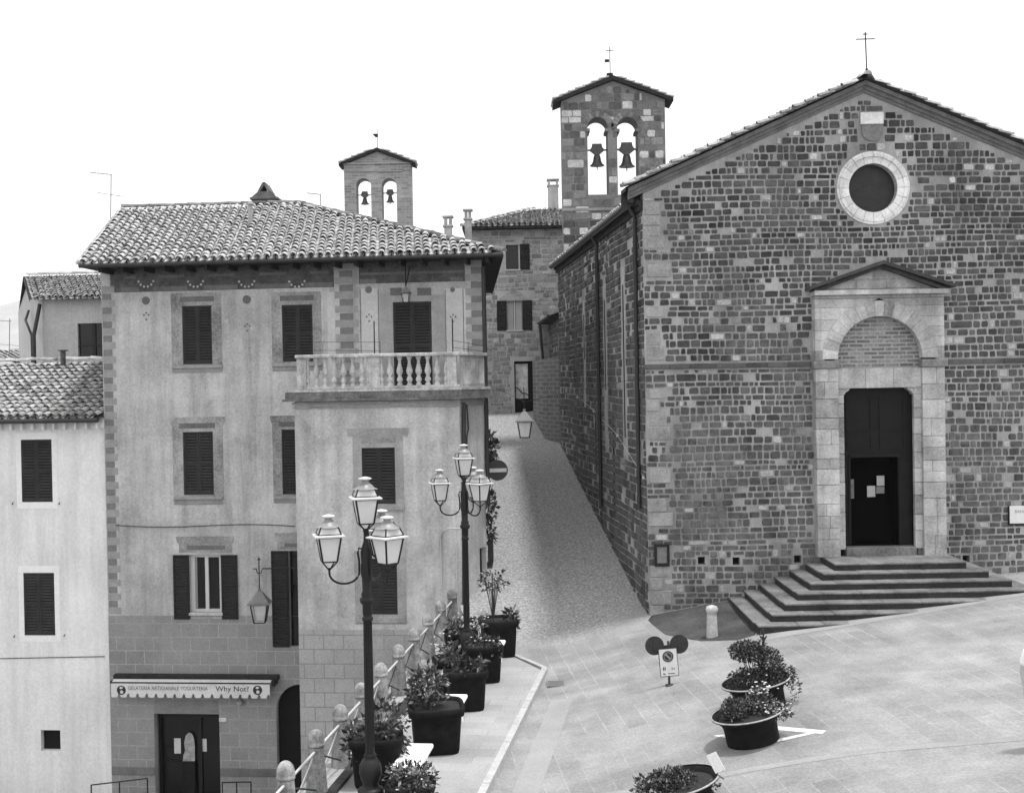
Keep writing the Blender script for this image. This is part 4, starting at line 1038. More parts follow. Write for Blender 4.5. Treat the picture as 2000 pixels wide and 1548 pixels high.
# downpipes and loose pipes
mb = MB()
def pipe(fr, pts, r_=.05, d=.06): mb.tube([fr.W(*fr.px(u, v), dd) for u, v, dd in [(p[0], p[1], p[2] if len(p) > 2 else d) for p in pts]], r_, 8)
pipe(FCh, [(902, 786), (903, 1290)], .055); pipe(FCh, [(908, 790), (911, 838), (908, 850), (907, 1000)], .022)
mb.build('downpipe', m_pipe, HS)
mb = MB(); FR_ = Fr((C3.x, C3.y), (-.02, 1)); 
mb.tube([C3+Vector((.05, -.03, FH.px(945, 520)[1])), C3+Vector((.07, -.05, 3.0))], .06, 8); mb.build('downpipe', m_pipe, HS)
mb = MB(); pipe(FB, [(906, 1028, .5), (880, 1029, .25), (866, 1036), (862, 1055), (863, 1150)], .024, .05); pipe(FB, [(892, 1060), (893, 1170)], .02, .05); mb.build('bent_pipe', m_rail, bay)
# ---- roof
zEv = FH.px(560, 511)[1]; dEv = .92
rp = P(240, 410, 41.0); ridgeL = Vector((rp.x, rp.y, rp.z)); hipP = P(578, 399, 40.65); hipP.z = ridgeL.z
EL = FH.W(-.62, 0, dEv); EL = P(157, 514, (EL.y)); EL = FH.W((EL-FH.O).dot(FH.t), zEv, dEv)
ER = FH.W((P(985, 491, 34.2)-FH.O).dot(FH.t), zEv, dEv)
backL = EL-FH.n*11.5; backR = Vector((-.68, 48.2, EL.z))
mb = MB()
mb.add([EL, ER, hipP, ridgeL, backR, backL], [(0, 1, 2, 3), (1, 4, 2), (3, 2, 4, 5)])
dn = Vector((0, 0, .10))
mb.add([EL-dn, ER-dn, backR-dn, backL-dn, EL, ER, backR, backL], [(0, 1, 2, 3), (0, 1, 5, 4), (1, 2, 6, 5)])
roof = mb.build('roof', m_soffit, HS)
mb = MB(); e = (ER-EL); eL = e.length; e.normalize(); foot = EL+e*((ridgeL-EL).dot(e)); s_ = ridgeL-foot; sL = s_.length; s_.normalize()
sk = (ridgeL-EL).dot(e)/sL; hx = (hipP-EL).dot(e)
def tst(x, y): return (x > sk*y-.1) and x < eL-(eL-hx)*y/sL+.02
sv_ = ridgeL-EL; svL = sv_.length; sv_.normalize(); hq = (hipP-ridgeL).length
tiles(mb, EL+Vector((0, 0, .01))-sv_*.06, e, sv_, int(eL/.255)+1, int(svL/.345), lambda x, y: x < eL-(eL-hq)*y/svL+.02, .255, .345, .095)
nx_ = 24; hd = (backR-ER).normalized(); mid = ER+(backR-ER)*.5; hs = (hipP-mid); hL = hs.length; wR = (backR-ER).length
tiles(mb, ER+Vector((0, 0, .01)), hd, hs, int(wR/.26), int(hL/.36), lambda x, y: wR*.5*y/hL < x < wR*(1-.5*y/hL), .26, .36, .088, False)
rg_ = MB(); ridge_tiles(rg_, ridgeL+Vector((0, 0, .10)), hipP+Vector((0, 0, .10))); ridge_tiles(rg_, ER+Vector((0, 0, .06)), hipP+Vector((0, 0, .10))); rg_.build('ridge_tiles', M('mossy_ridge_tile', .16, .9, .4, 3, 20, .4, .5), roof)
vg = (ridgeL-EL)
ridge_tiles(mb, EL+Vector((0, 0, .05)), ridgeL+Vector((0, 0, .06)), .09)
mb.build('roof_tiles', m_tile, roof)
mb = MB(); mb.tube([EL-Vector((0, 0, .06))+FH.n*.05, ER-Vector((0, 0, .06))+FH.n*.05], .06, 8); mb.build('gutter', m_pipe, roof)
mb = MB(); a = 0.3
while a < WH+.5: mb.box(FH, a, a+.10, zEv-.24, zEv-.105, -.1, dEv-.08); a += .62
mb.build('rafter', m_soffit, roof)
# chimneys
def chim(u0, u1, vb, vt, Y, parent, mat, kind):
    mb = MB(); p0, p1 = P(u0, vb, Y), P(u1, vb, Y); zt = P((u0+u1)/2, vt, Y).z; fr = Fr((p0.x, Y), (1, 0)); w_ = p1.x-p0.x; zb = p0.z-.9
    if kind == 'pot':
        h = zt-p0.z; mb.box(fr, 0, w_, zb, zt-.34, -w_, 0, .012)
        mb.box(fr, -.04, w_+.04, zt-.34, zt-.28, -w_-.04, .04, .01); mb.box(fr, -.05, w_+.05, zt-.06, zt, -w_-.05, .05, .012)
        for x in (0, w_-.09):
            for d in (-w_, -.09): mb.box(fr, x, x+.09, zt-.28, zt-.06, d, d+.09)
    else:
        z1 = zt-.57; mb.box(fr, 0, w_, zb, z1, -.8, 0, .012); mb.box(fr, -.06, w_+.06, z1, z1+.08, -.86, .06, .01)
        mb.prism(fr, [(-.02, z1+.08), (w_+.02, z1+.08), (w_*.74, z1+.27), (w_*.26, z1+.27)], -.8, 0)
        for a, b in ((.29, .5), (.71, .5)):
            mb.prism(fr, [(w_*a-.045, z1+.27), (w_*a+.045, z1+.27), (w_*b+.05, zt), (w_*b-.05, zt)], -.8, 0)
    return mb.build('chimney', mat, parent)
m_chim = M('chimney_plaster', .42, .9, .25, 4, 20, .3, streak=.3)
chim(868, 883, 474, 421, 37.4, roof, m_chim, 'pot'); chim(908, 921, 466, 408, 38.6, roof, m_chim, 'pot')
chim(492, 540, 398, 356, 40.9, roof, M('old_chimney', .14, .9, .3, 4, 20, .4), 'gable')
mb = MB(); p, q_ = P(488, 452, 38.0), P(489, 398, 38.0); mb.tube([p-Vector((0, 0, .2)), q_], .07, 8); mb.lathe(q_, [(.12, -.03), (.13, 0), (.05, .05)], 8); mb.lathe(p-Vector((0, 0, .06)), [(.26, 0), (.12, .12), (.08, .2)], 10); mb.build('flue', m_chim, roof)
mb = MB(); p = P(562, 403, 40.6); mb.box(Fr((p.x-.3, 40.6), (1, 0)), 0, .5, p.z-.5, p.z+.12, -.4, 0); mb.build('chimney', m_chim, roof)
# ---- shop front
mb = MB(); f = FH
mb.wall(f, rect(shop[0]-.3, shop[1]+.3, zl-.1, shop[3]+.3), [rect(*shop)], -.222, -.4); mb.box(f, shop[0]+.02, shop[1]-.02, shop[3]+.02, shop[3]+.40, .015, .03)
mb.build('door_reveal', m_qd, HS)
mb = MB(); mb.wall(f, rect(shop[0], shop[1], zl, shop[3]), d=-.38); gd = mb.build('shop_door', m_glass, HS)
mb = MB()
zd = f.px(370, 1405)[1]
mb.box(f, shop[0], shop[1], zd, zd+.05, -.37, -.30); mb.box(f, shop[0], shop[0]+.07, zl, shop[3], -.37, -.31); mb.box(f, shop[1]-.07, shop[1], zl, shop[3], -.37, -.31)
am = f.px(384, 1480)[0]; mb.box(f, am-.05, am+.05, zl, zd-.002, -.37, -.31); mb.box(f, shop[0]+.07, shop[1]-.07, zd+.052, shop[3]-.002, -.37, -.33)
mb.build('door_frame', m_iron, gd)
mb = MB()
for r in ((331, 1448, 344, 1478), (386, 1449, 395, 1474)): a0, a1, z0, z1 = f.rect(*r); mb.box(f, a0, a1, z0, z1, -.376, -.371)
split(mb, 'notice', m_paper, gd)
mb = MB(); mb.prism(f, [f.px(u, v) for u, v in ((350, 1491), (374, 1491), (374, 1462), (372, 1446), (368, 1437), (362, 1435), (356, 1441), (353, 1456), (355, 1470), (352, 1478))], -.30, -.27)
pd_ = MB(); pd_.box(f, f.px(362, 1500)[0]-.20, f.px(362, 1500)[0]+.20, zl, f.px(362, 1491)[1]-.002, -.36, -.24, .01)
DBo = tag(mb.build('display_board', M('display_board_print', .34, .7, .35, 5, 14, .05)), 'pale rounded display board standing in the dark shop doorway under the awning', 'display'); pd_.build('pedestal', m_wood, DBo)
mb = MB(); a, z = f.px(435, 1404); mb.box(f, a-.1, a+.12, z-.06, z+.06, .025, .04, .006); hn = mb.build('house_number', m_paper, HS)
# ---- awning
a0, a1, z0, z1 = FH.off(.42).rect(217, 1334, 527, 1362)
AW = thing('awning', 'pale shop awning with scalloped edge and black lettering over the left doorway', 'awning', FH.W((a0+a1)/2, z1, 0))
mb = MB(); zs_ = z0+.11; n = 17; poly = [(a0, z1), (a0, zs_)]; w_ = (a1-a0)/n
poly = [(a1, z1), (a0, z1)]
for i in range(n):
    x = a0+w_*i; poly += [(x+.0, z0+.02), (x+.035, z0), (x+w_*.62, z0), (x+w_*.70, z0+.05), (x+w_*.78, zs_), (x+w_*.92, zs_), (x+w_*.99, z0+.05)]
fa = FH.off(.42); mb.prism(fa, poly, -.006, .0)
mb.add([fa.W(a0, z1, 0), fa.W(a1, z1, 0), FH.W(a1, z1+.07, .22), FH.W(a0, z1+.07, .22)], [(0, 1, 2, 3)])
mb.build('valance', m_awn, AW)
mb = MB(); mb.box(FH, a0-.03, a1+.18, z1+.05, z1+.19, .0, .21, .02); mb.box(FH, a1+.05, a1+.12, z1-.08, z1+.06, .0, .38); mb.box(FH, a0-.035, a0-.005, z1-.02, z1+.05, .0, .40)
mb.tube([fa.W(a0, z1+.01, -.01), fa.W(a1, z1+.01, -.01)], .022, 6); mb.build('cassette', m_soffit, AW)
zc_ = z0+.11+(z1-z0-.11)*.30; m_grey = M('faded_lettering', .14, .7, .2)
text('GELATERIA ARTIGIANALE YOGURTERIA', fa, fa.px(250, 1350)[0], zc_+.02, .004, .155, m_grey, AW, sx=(fa.px(414, 1350)[0]-fa.px(250, 1350)[0])/2.92)
text('Why Not?', fa, fa.px(421, 1350)[0], zc_, .004, .21, m_text, AW, sx=(fa.px(487, 1350)[0]-fa.px(421, 1350)[0])/.90)
for u in (237, 503):
    mb = MB(); a, z = fa.px(u, 1347); mb.prism(fa, arc(a, z, .135, 0, 360, 20)[:-1], .0, .005); em = mb.build('emblem', m_text, AW)
    mb = MB(); mb.prism(fa, arc(a, z+.045, .06, 20, 160, 6)+[(a-.02, z+.03)], .005, .008); mb.prism(fa, arc(a+.01, z-.05, .05, 0, 360, 10)[:-1], .005, .008); mb.build('emblem_mark', m_awn, em)
mb = MB(); a, z = FH.px(471, 1371); mb.lathe(FH.W(a, z, .12), [(.03, .1), (.09, .06), (.10, .0), (.05, -.05)], 10); mb.tube([FH.W(a, z+.08, .12), FH.W(a, z+.1, .0)], .02, 6)
tag(mb.build('wall_lamp', m_signg), 'small round lamp on the wall under the right end of the awning', 'lamp')
# ================================================================ low white house on the far left
FWh = Fr(FH.W(0, 0, -.12)[:2], (tH.x, tH.y))
WHT = thing('house', 'white plastered house with low tiled roof at the left edge', 'house', (-15, 36.5, zl))
zwe = FWh.px(100, 838)[1]; ops = [FWh.rect(42, 858, 102, 980), FWh.rect(47, 1118, 107, 1240), FWh.rect(80, 1425, 118, 1465)]
xL = -11.0
mb = MB(); mb.wall(FWh, rect(xL, .10, zl, zwe+.35), [rect(*o) for o in ops], 0, -.2)
mb.quad(FWh.W(xL, zl), FWh.W(xL, zwe+.3), FWh.W(xL, zwe+.3, -9), FWh.W(xL, zl, -9)); mb.quad(FWh.W(xL, zl, -9), FWh.W(0, zl, -9), FWh.W(0, zwe+.3, -9), FWh.W(xL, zwe+.3, -9))
mb.build('wall', m_white, WHT)
for o in ops[:2]: shutter_window(FWh, o, WHT, .05)
o = ops[2]; mb = MB(); mb.wall(FWh, rect(*o), d=-.19); mb.build('window', m_void, WHT)
mb = MB()
for u, v in ((25, 984), (116, 984), (28, 1243), (126, 1241)): a, z = FWh.px(u, v); mb.tube([FWh.W(a, z, 0), FWh.W(a, z, .06), FWh.W(a+.05, z+.06, .06)], .012, 5)
split(mb, 'shutter_stop', m_iron, WHT)
mb = MB()
for i, o in enumerate(ops[:2]): mb.wall(FWh, rect(o[0]-.16, o[1]+.16, o[2]-.2, o[3]+.2), [rect(*o)], .008, 0, True)
split(mb, 'window_surround', M('fresh_white_plaster', .80, .9, .04, .8, 9, .1), WHT)
ze2 = FWh.px(100, 818)[1]
mb = MB(); mb.box(FWh, xL, .05, zwe+.0, ze2-.02, -.05, .12, .015)
a = -.12
while a > xL: mb.box(FWh, a-.06, a, zwe-.0, ze2-.06, .12, .30); a -= .33
mb.build('eave_bracket', m_white, WHT)
mb = MB(); rdg = P(100, 708, 41.3); sdir = Vector((rdg.x, rdg.y, rdg.z))
E0 = FWh.W(xL, ze2+.03, .42); E1 = FWh.W(-.02, ze2+.03, .42); hgt = rdg.z-(ze2+.03); K = 41.3-36.1+.0
R0_ = E0-FWh.n*K+Vector((0, 0, hgt)); R1_ = E1-FWh.n*K+Vector((0, 0, hgt)); B0, B1_ = R0_-FWh.n*4.5-Vector((0, 0, hgt)), R1_-FWh.n*4.5-Vector((0, 0, hgt))
mb.add([E0, E1, R1_, R0_, B0, B1_], [(0, 1, 2, 3), (3, 2, 5, 4)]); mb.add([E0, E1, E0-Vector((0, 0, .09)), E1-Vector((0, 0, .09)), FWh.W(xL, ze2-.06, 0), FWh.W(-.02, ze2-.06, 0)], [(0, 1, 3, 2), (2, 3, 5, 4)])
rw = mb.build('roof', m_soffit, WHT)
mb = MB(); s_ = R1_-E1; tiles(mb, E0, FWh.t, s_, int((0.0-xL)/.255), int(s_.length/.345), None, .255, .345, .095)
ridge_tiles(mb, R0_+Vector((0, 0, .1)), R1_+Vector((0, 0, .1))); mb.build('roof_tiles', m_tile2, rw)
mb = MB(); mb.tube([E0-Vector((0, 0, .07))+FWh.n*.06, E1-Vector((0, 0, .07))+FWh.n*.06], .07, 8); mb.build('gutter', m_pipe, rw)
mb = MB(); p, q_ = P(123, 706, 40.6), P(123, 684, 40.6); mb.tube([p-Vector((0, 0, .3)), q_], .09, 8); mb.lathe(q_, [(.17, -.02), (.18, .01), (.06, .03)], 10); mb.build('chimney', M('rusty_flue', .1, .8, .4, 9), rw)
mb = MB(); pts = [FWh.W(*FWh.px(u, v), .02) for u, v in ((0, 1285), (100, 1283), (205, 1281))]; mb.tube(pts, .012, 5); mb.build('cable', m_pipe, WHT)
# ---- second house behind it
FG = Fr((P(84, 640, 45.5).x, 45.5), (tH.x, tH.y))
GH = thing('house', 'plain grey gabled house standing between the white house roof and the tall house', 'house', (-16, 47, zl))
ge = FG.px(130, 585)[1]; wg = 3.2; og = FG.rect(152, 631, 212, 699)
ridge_ = P(120, 541, 48.8); gL = 3.1
Wt = FG.W(wg, 0); dl = Vector((-.02, 1, 0)).normalized()
mb = MB(); mb.wall(FG, rect(0, wg, 0, ge+.1), [rect(*og)], 0, -.15)
p0 = FG.W(0, 0); p1 = P(58, 620, 48.8); p1.z = 0; pk = p1+Vector((0, 0, ridge_.z-.05))
mb.add([p0, p0+up*ge, pk, p1], [(0, 1, 2, 3)]); p2 = p1+(p1-p0); mb.add([p1, pk, p2+up*ge, p2], [(0, 1, 2, 3)])
mb.build('wall', M('faded_grey_plaster', .5, .9, .15, .8, 14, .2, streak=.12), GH)
mb = MB(); mb.wall(FG, rect(*og), d=-.12); wd = mb.build('window', m_glass, GH)
mb = MB(); am = (og[0]+og[1])/2; mb.box(FG, am-.06, am+.06, og[2], og[3], -.115, -.07); mb.box(FG, og[0], og[1], (og[2]*.66+og[3]*.34), (og[2]*.66+og[3]*.34)+.05, -.11, -.07); mb.build('frame', m_shut, wd)
mb = MB(); Eg0 = FG.W(-.12, ge, .35); Eg1 = FG.W(wg, ge, .35); Rg0 = p1+up*(ridge_.z+.05)+Vector((-.05, 0, 0)); Rg1 = Rg0+(Eg1-Eg0)
mb.add([Eg0, Eg1, Rg1, Rg0], [(0, 1, 2, 3)]); mb.add([Rg0, Rg1, Rg1*2-Eg1-up*(2*(Rg1.z-Eg1.z)), Rg0*2-Eg0-up*(2*(Rg0.z-Eg0.z))], [(0, 1, 2, 3)])
bk = Rg0*2-Eg0-up*(2*(Rg0.z-Eg0.z)); out_ = Vector((-.18, 0, 0))
for a_, b_ in ((Eg0, Rg0), (Rg0, bk)): mb.add([a_+out_, b_+out_, b_+out_-up*.12, a_+out_-up*.12, a_, b_], [(0, 1, 2, 3), (0, 1, 5, 4)])
rg = mb.build('roof', m_soffit, GH)
mb = MB(); s_ = Rg0-Eg0
skx = (Rg0-Eg0).dot(FG.t)/s_.length
tiles(mb, Eg0, FG.t, s_, 16, int(s_.length/.33), None, .235, .335, .088); ridge_tiles(mb, Rg0+up*.08, Rg1+up*.08); mb.build('roof_tiles', m_tile, rg)
mb = MB()
a_ = FG.W(-.05, ge-.15, .1); b_ = P(66, 655, 45.2); mb.tube([a_, b_, b_-up*2], .075, 8)
c_ = P(56, 607, 48.3); d_ = P(62, 655, 45.2); mb.tube([c_, c_-up*.4+Vector((.1, -.6, 0)), d_, d_-up*2], .05, 8); mb.build('downpipe', m_pipe, GH)
# ---- roof further left
TH = thing('house', 'small distant house of which only a strip of tiled roof shows at far left', 'house', (-22, 52, zl))
mb = MB(); fr = Fr((P(-60, 700, 52).x, 52), (1, 0)); ww = 3.5; z1 = P(30, 706, 52).z
mb.box(fr, 0, ww, zl, z1-.1, -6, 0); mb.build('wall', m_bay, TH)
mb = MB(); z2 = P(30, 687, 54).z; mb.add([fr.W(0, z1, .2), fr.W(ww, z1, .2), fr.W(ww, z2, -2.2), fr.W(0, z2, -2.2), fr.W(0, z1, -5), fr.W(ww, z1, -5)], [(0, 1, 2, 3), (3, 2, 5, 4)]); rt = mb.build('roof', m_soffit, TH)
mb = MB(); tiles(mb, fr.W(0, z1, .2), fr.t, fr.W(0, z2, -2.2)-fr.W(0, z1, .2), 15, 7, None, .235, .335, .088); ridge_tiles(mb, fr.W(0, z2+.08, -2.2), fr.W(ww, z2+.08, -2.2)); mb.build('roof_tiles', m_tile2, rt)
# ================================================================ stone house closing the alley
FF = Fr((P(922, 620, 54.5).x, 54.5), (1, 0)); xa = 0; xb = FF.px(1150, 600)[0]
SH = thing('house', 'rough stone house closing the top of the alley, with shuttered windows', 'house', (0, 54.5, 4.8))
zfe = FF.px(1010, 443)[1]; fo1 = FF.rect(988, 478, 1015, 526); fo2 = FF.rect(990, 588, 1020, 644); fd = FF.rect(1005, 705, 1041, 806)
mb = MB(); mb.wall(FF, rect(xa, xb, 3.5, zfe), [rect(*fo1), rect(*fo2), rect(*fd)], 0, -.25)
mb.quad(FF.W(0, 3.5), FF.W(0, zfe), FF.W(0, zfe, -8), FF.W(0, 3.5, -8)); mb.quad(FF.W(xb, 3.5), FF.W(xb, zfe), FF.W(xb, zfe, -8), FF.W(xb, 3.5, -8))
mb.build('wall', M('rubble_mortar', .42, .95, .25, 1.2, 20, .4), SH)
mb = MB(); hh = [rect(o[0]-.1, o[1]+.1, o[2]-.1, o[3]+.12) for o in (fo1, fo2, fd)]+[rect(fo2[0]-.4, fo2[1]+.4, fo2[3], fo2[3]+.45)]
stones(mb, FF, rect(xa, xb, 3.8, zfe-.05), hh, (.13, .26), (.18, .5), .035, (.01, .03), .12, 0, .03); mb.build('stone_facing', m_rubble, SH)
mb = MB(); a = (fo2[0]+fo2[1])/2; mb.prism(FF, [(a-.75, fo2[3]+.02), (a+.75, fo2[3]+.02), (a+.25, fo2[3]+.42), (a-.25, fo2[3]+.42)], 0, .03); mb.build('relieving_arch', m_brickish, SH)
for o, both in ((fo1, False), (fo2, True)):
    mb = MB(); mb.wall(FF, rect(*o), d=-.15); wd = mb.build('window', m_glass, SH); w_ = (o[1]-o[0])
    open_leaf(FF, o[1]+.01, o[1]+.44, o[2]-.02, o[3]+.02, wd)
    mb = MB(); mb.box(FF, o[0]-.03, o[1]+.03, o[2]-.06, o[2]-.003, -.02, .08); am = (o[0]+o[1])/2
    if both:
        open_leaf(FF, o[0]-.44, o[0]-.01, o[2]-.02, o[3]+.02, wd); mb.box(FF, am-.03, am+.03, o[2], o[3], -.145, -.1)
        c_ = MB(); c_.box(FF, o[0]+.02, am-.05, o[2], o[3], -.148, -.14); c_.box(FF, am+.05, o[1]-.02, o[2], o[3], -.148, -.14); c_.build('curtain', M('pale_blind', .42, .9, .1), wd)
    else: mb.box(FF, o[1]-.05, o[1], o[2], o[3], -.145, -.1)
    mb.build('frame', m_frame, wd)
mb = MB(); mb.wall(FF, rect(*fd), d=-.2); dd = mb.build('door', m_wood, SH)
mb = MB(); zi_ = FF.px(1022, 778)[1]; a0, a1 = FF.px(1007, 740)[0], FF.px(1031, 740)[0]; mb.box(FF, a0, a1, zi_, fd[3]-.12, -.195, -.19); mb.build('door_glass', M('bright_door_glass', .55, .4, .35, 2.2, 6, 0), dd)
mb = MB(); mb.tube([FF.W(a0+(a1-a0)*t, zi_+.48-.36*t+.05*math.sin(t*9), -.17) for t in [i/8 for i in range(9)]], .02, 6); mb.box(FF, a1-.2, a1-.17, zi_, zi_+.5, -.185, -.16); mb.box(FF, a1, a1+.05, zi_, fd[3]-.1, -.19, -.15); mb.build('scrollwork', m_iron, dd)
mb = MB(); Ef0 = FF.W(-.35, zfe, .5); Ef1 = FF.W(xb+.3, zfe, .5); rz = FF.px(1100, 398)[1]+.25; Rf0 = FF.W(2.9, rz, -3.4); Rf1 = FF.W(xb+.3, rz, -3.4)
mb.add([Ef0, Ef1, Rf1, Rf0], [(0, 1, 2, 3)]); mb.add([Ef0-up*.12, Ef1-up*.12, FF.W(xb, zfe-.12, -8), FF.W(-.35, zfe-.12, -8), Ef0, Ef1, FF.W(-.35, zfe, -8)], [(0, 1, 2, 3), (0, 1, 5, 4), (0, 4, 6, 3)]); mb.add([Ef0, Rf0, FF.W(-.35, zfe, -8)], [(0, 1, 2)])
rs = mb.build('roof', m_soffit, SH)
mb = MB(); s_ = FF.W(0, rz, -3.4)-FF.W(0, zfe, .5); sl_3 = s_.length
tiles(mb, Ef0, FF.t, s_, int((xb+.6)/.24), int(sl_3/.33), lambda x, y: x > 3.25*y/sl_3-.05, .24, .335, .09); ridge_tiles(mb, Ef0+up*.06, Rf0+up*.08); mb.build('roof_tiles', m_tile, rs)
chim(1071, 1091, 402, 349, 57.5, rs, m_chim, 'pot')
q, c_, k_, n_ = brickmat('dark_old_wall', .13, .22, .3, .17, .02, var=.35); brickm = q.out(c_, .95, n_, .5, .02)
# ---- lower annex beyond the church
AX = thing('house', 'low stone annex with sloping roof running up the alley behind the church', 'house', (2, 51, 4.5))
q0 = Vector((1.97, 48.35)); q1 = Vector((1.72, 54.3)); FA = Fr(q1, (q0.x-q1.x, q0.y-q1.y)); LA = (q0-q1).length; za_ = FA.px(1090, 618)[1]
mb = MB(); mb.box(FA, 0, LA, 3.2, za_, -3.5, 0); mb.build('wall', M('annex_mortar', .22, .95, .25, 1.2, 20, .4), AX)
mb = MB(); stones(mb, FA, rect(.02, LA-.02, 4, za_-.1), [], (.16, .25), (.22, .5), .03, (.01, .03), .1); mb.build('stone_facing', m_stone2, AX)
mb = MB(); mb.add([FA.W(-.1, za_, .4), FA.W(LA, za_, .4), FA.W(LA, za_+1.3, -3.5), FA.W(-.1, za_+1.3, -3.5)], [(0, 1, 2, 3)]); mb.box(FA, -.1, LA, za_-.1, za_-.02, 0, .42); mb.build('roof', m_soffit, AX)
mb = MB(); mb.tube([FA.W(.15, za_-.05, .45), FA.W(.15, 4.5, .12)], .06, 8); mb.tube([FA.W(-.1, za_-.04, .48), FA.W(LA, za_-.04, .48)], .06, 8); mb.build('downpipe', m_pipe, AX)
GW = MB(); g = [(1.95, 48.3), (1.30, 49.6), (.92, 53.2), (.95, 54.4), (1.7, 54.4)]
GW.prismz(g, 3.5, 7.4); tag(GW.build('garden_wall', brickm), 'dark old wall stub at the top of the alley right of the glazed door', 'wall')
# ================================================================ street lamps with four lanterns
def lantern(c, rot, s_, parent, grey=False, glass=m_lamp):
    """four-sided tapered lantern; c is the centre of its glass bottom"""
    c = Vector(c); e = lambda r_, z: [c+Vector((r_*math.cos(rot+k*math.pi/2), r_*math.sin(rot+k*math.pi/2), z)) for k in range(4)]
    h = .40*s_; rb, rt = .165*s_, .255*s_
    g = MB(); b, t = e(rb, 0), e(rt, h); g.add(b+t, [(i, (i+1) % 4, 4+(i+1) % 4, 4+i) for i in range(4)]); g.add(b, [(0, 1, 2, 3)])
    ho = g.build('lantern_glass', glass, parent)
    f = MB()
    for i in range(4): f.tube([b[i]*1.0, t[i]], .017*s_, 5); f.tube([b[i], b[(i+1) % 4]], .012*s_, 5); f.tube([t[i], t[(i+1) % 4]], .012*s_, 5)
    f.build('lantern_frame', m_iron, ho)
    rm = MB(); rm.lathe(c, [(.345*s_, h+.005), (.352*s_, h+.03*s_), (.27*s_, h+.045*s_)], 4, rot, False)
    if grey:
        rm.build('lantern_rim', m_greyhood, ho); hd = MB(); hd.lathe(c, [(.30*s_, h+.046*s_), (.10*s_, h+.25*s_), (.05*s_, h+.27*s_), (.05*s_, h+.34*s_)], 4, rot, False); hd.build('lantern_hood', m_greyhood, ho); return ho, h
    rm.build('lantern_rim', m_rim, ho)
    up_ = MB(); b2, t2 = e(.262*s_, h+.05*s_), e(.20*s_, h+.165*s_); up_.add(b2+t2, [(i, (i+1) % 4, 4+(i+1) % 4, 4+i) for i in range(4)]); up_.build('hood_pane', glass, ho)
    hd = MB()
    for i in range(4): hd.tube([b2[i], t2[i]], .013*s_, 5); hd.tube([t2[i], t2[(i+1) % 4]], .010*s_, 5); hd.tube([b2[i], b2[(i+1) % 4]], .010*s_, 5)
    hd.build('hood_frame', m_iron, ho); hd = MB()
    hd.lathe(c, [(.21*s_, h+.164*s_), (.15*s_, h+.19*s_), (.125*s_, h+.225*s_), (.085*s_, h+.26*s_), (.062*s_, h+.285*s_), (.06*s_, h+.32*s_)], 14)
    hd.build('lantern_hood', m_hood, ho); hd = MB(); hd.lathe(c, [(.08*s_, h+.318*s_), (.115*s_, h+.335*s_), (.10*s_, h+.35*s_), (.02*s_, h+.37*s_)], 12); hd.build('lantern_cap', m_rim, ho)
    return ho, h
def street_lamp(x, y, label):
    L = thing('street_lamp', label, 'street lamp', (x, y, 0), 'four-lantern street lamps on the terrace')
    c = Vector((x, y, 0)); mb = MB()
    mb.lathe(c, [(.21, 0), (.21, .28), (.19, .30), (.205, .33), (.19, .36), (.13, .38), (.12, .44), (.15, .50), (.175, .60), (.165, .72), (.12, .80), (.085, .84), (.10, .86), (.085, .89)], 16)
    mb.build('lamp_base', m_iron, L)
    mb = MB(); mb.lathe(c, [(.075, .885), (.066, 1.0), (.06, 2.9), (.085, 2.92), (.085, 2.96), (.065, 2.98), (.075, 3.02), (.075, 3.16), (.11, 3.19), (.115, 3.25), (.08, 3.28), (.095, 3.31), (.07, 3.36), (.075, 3.55), (.09, 3.62), (.09, 3.75), (.08, 3.8), (.09, 3.95), (.065, 4.05), (.04, 4.12), (.036, 4.25), (.05, 4.28), (.03, 4.31)], 14)
    for k in range(12): 
        t = 2*math.pi*k/12; mb.tube([c+Vector((.064*math.cos(t), .064*math.sin(t), 1.0)), c+Vector((.058*math.cos(t), .058*math.sin(t), 2.9))], .010, 4)
    mb.build('pole', m_iron, L)
    for ang in (191, 311, 71):
        d = Vector((math.cos(R(ang)), math.sin(R(ang)), 0)); ar = MB(); rad = .56
        pts = [c+d*.05+Vector((0, 0, 4.0)), c+d*.11+Vector((0, 0, 4.02)), c+d*.13+Vector((0, 0, 3.95)), c+d*.11+Vector((0, 0, 3.82))]
        for i in range(13): t = 180+180*i/12; pts.append(c+d*(.335+.225*math.cos(R(t)))+Vector((0, 0, 3.66+.17*math.sin(R(t)))))
        pts += [c+d*rad+Vector((0, 0, 3.74))]
        ar.tube(pts, .017, 7)
        for k in range(4):
            q_ = Vector((math.cos(R(ang+49+90*k)), math.sin(R(ang+49+90*k)), 0)); ar.tube([c+d*rad+Vector((0, 0, 3.70)), c+d*rad+q_*.07+Vector((0, 0, 3.76)), c+d*rad+q_*.15+Vector((0, 0, 3.835))], .011, 5)
        ar.build('lamp_arm', m_iron, L)
        lantern(c+d*rad+Vector((0, 0, 3.84)), R(ang-41), .92, L)
    ar = MB()
    for k in range(4): t = R(240+90*k); ar.tube([c+Vector((0, 0, 4.27)), c+Vector((.15*math.cos(t), .15*math.sin(t), 4.385))], .012, 5)
    ar.build('lantern_cradle', m_iron, L)
    lantern(c+Vector((0, 0, 4.39)), R(240), .92, L)
    return L
p = Gz(725, 1584); L1 = street_lamp(p.x, p.y, 'nearer black iron lamp post with four lanterns, in front of the lower bay window')
p2 = Gz(913, 1303); L2 = dup(L1, (p2.x, p2.y, 0), None, 'farther black iron lamp post with four lanterns, before the house corner and no entry sign')
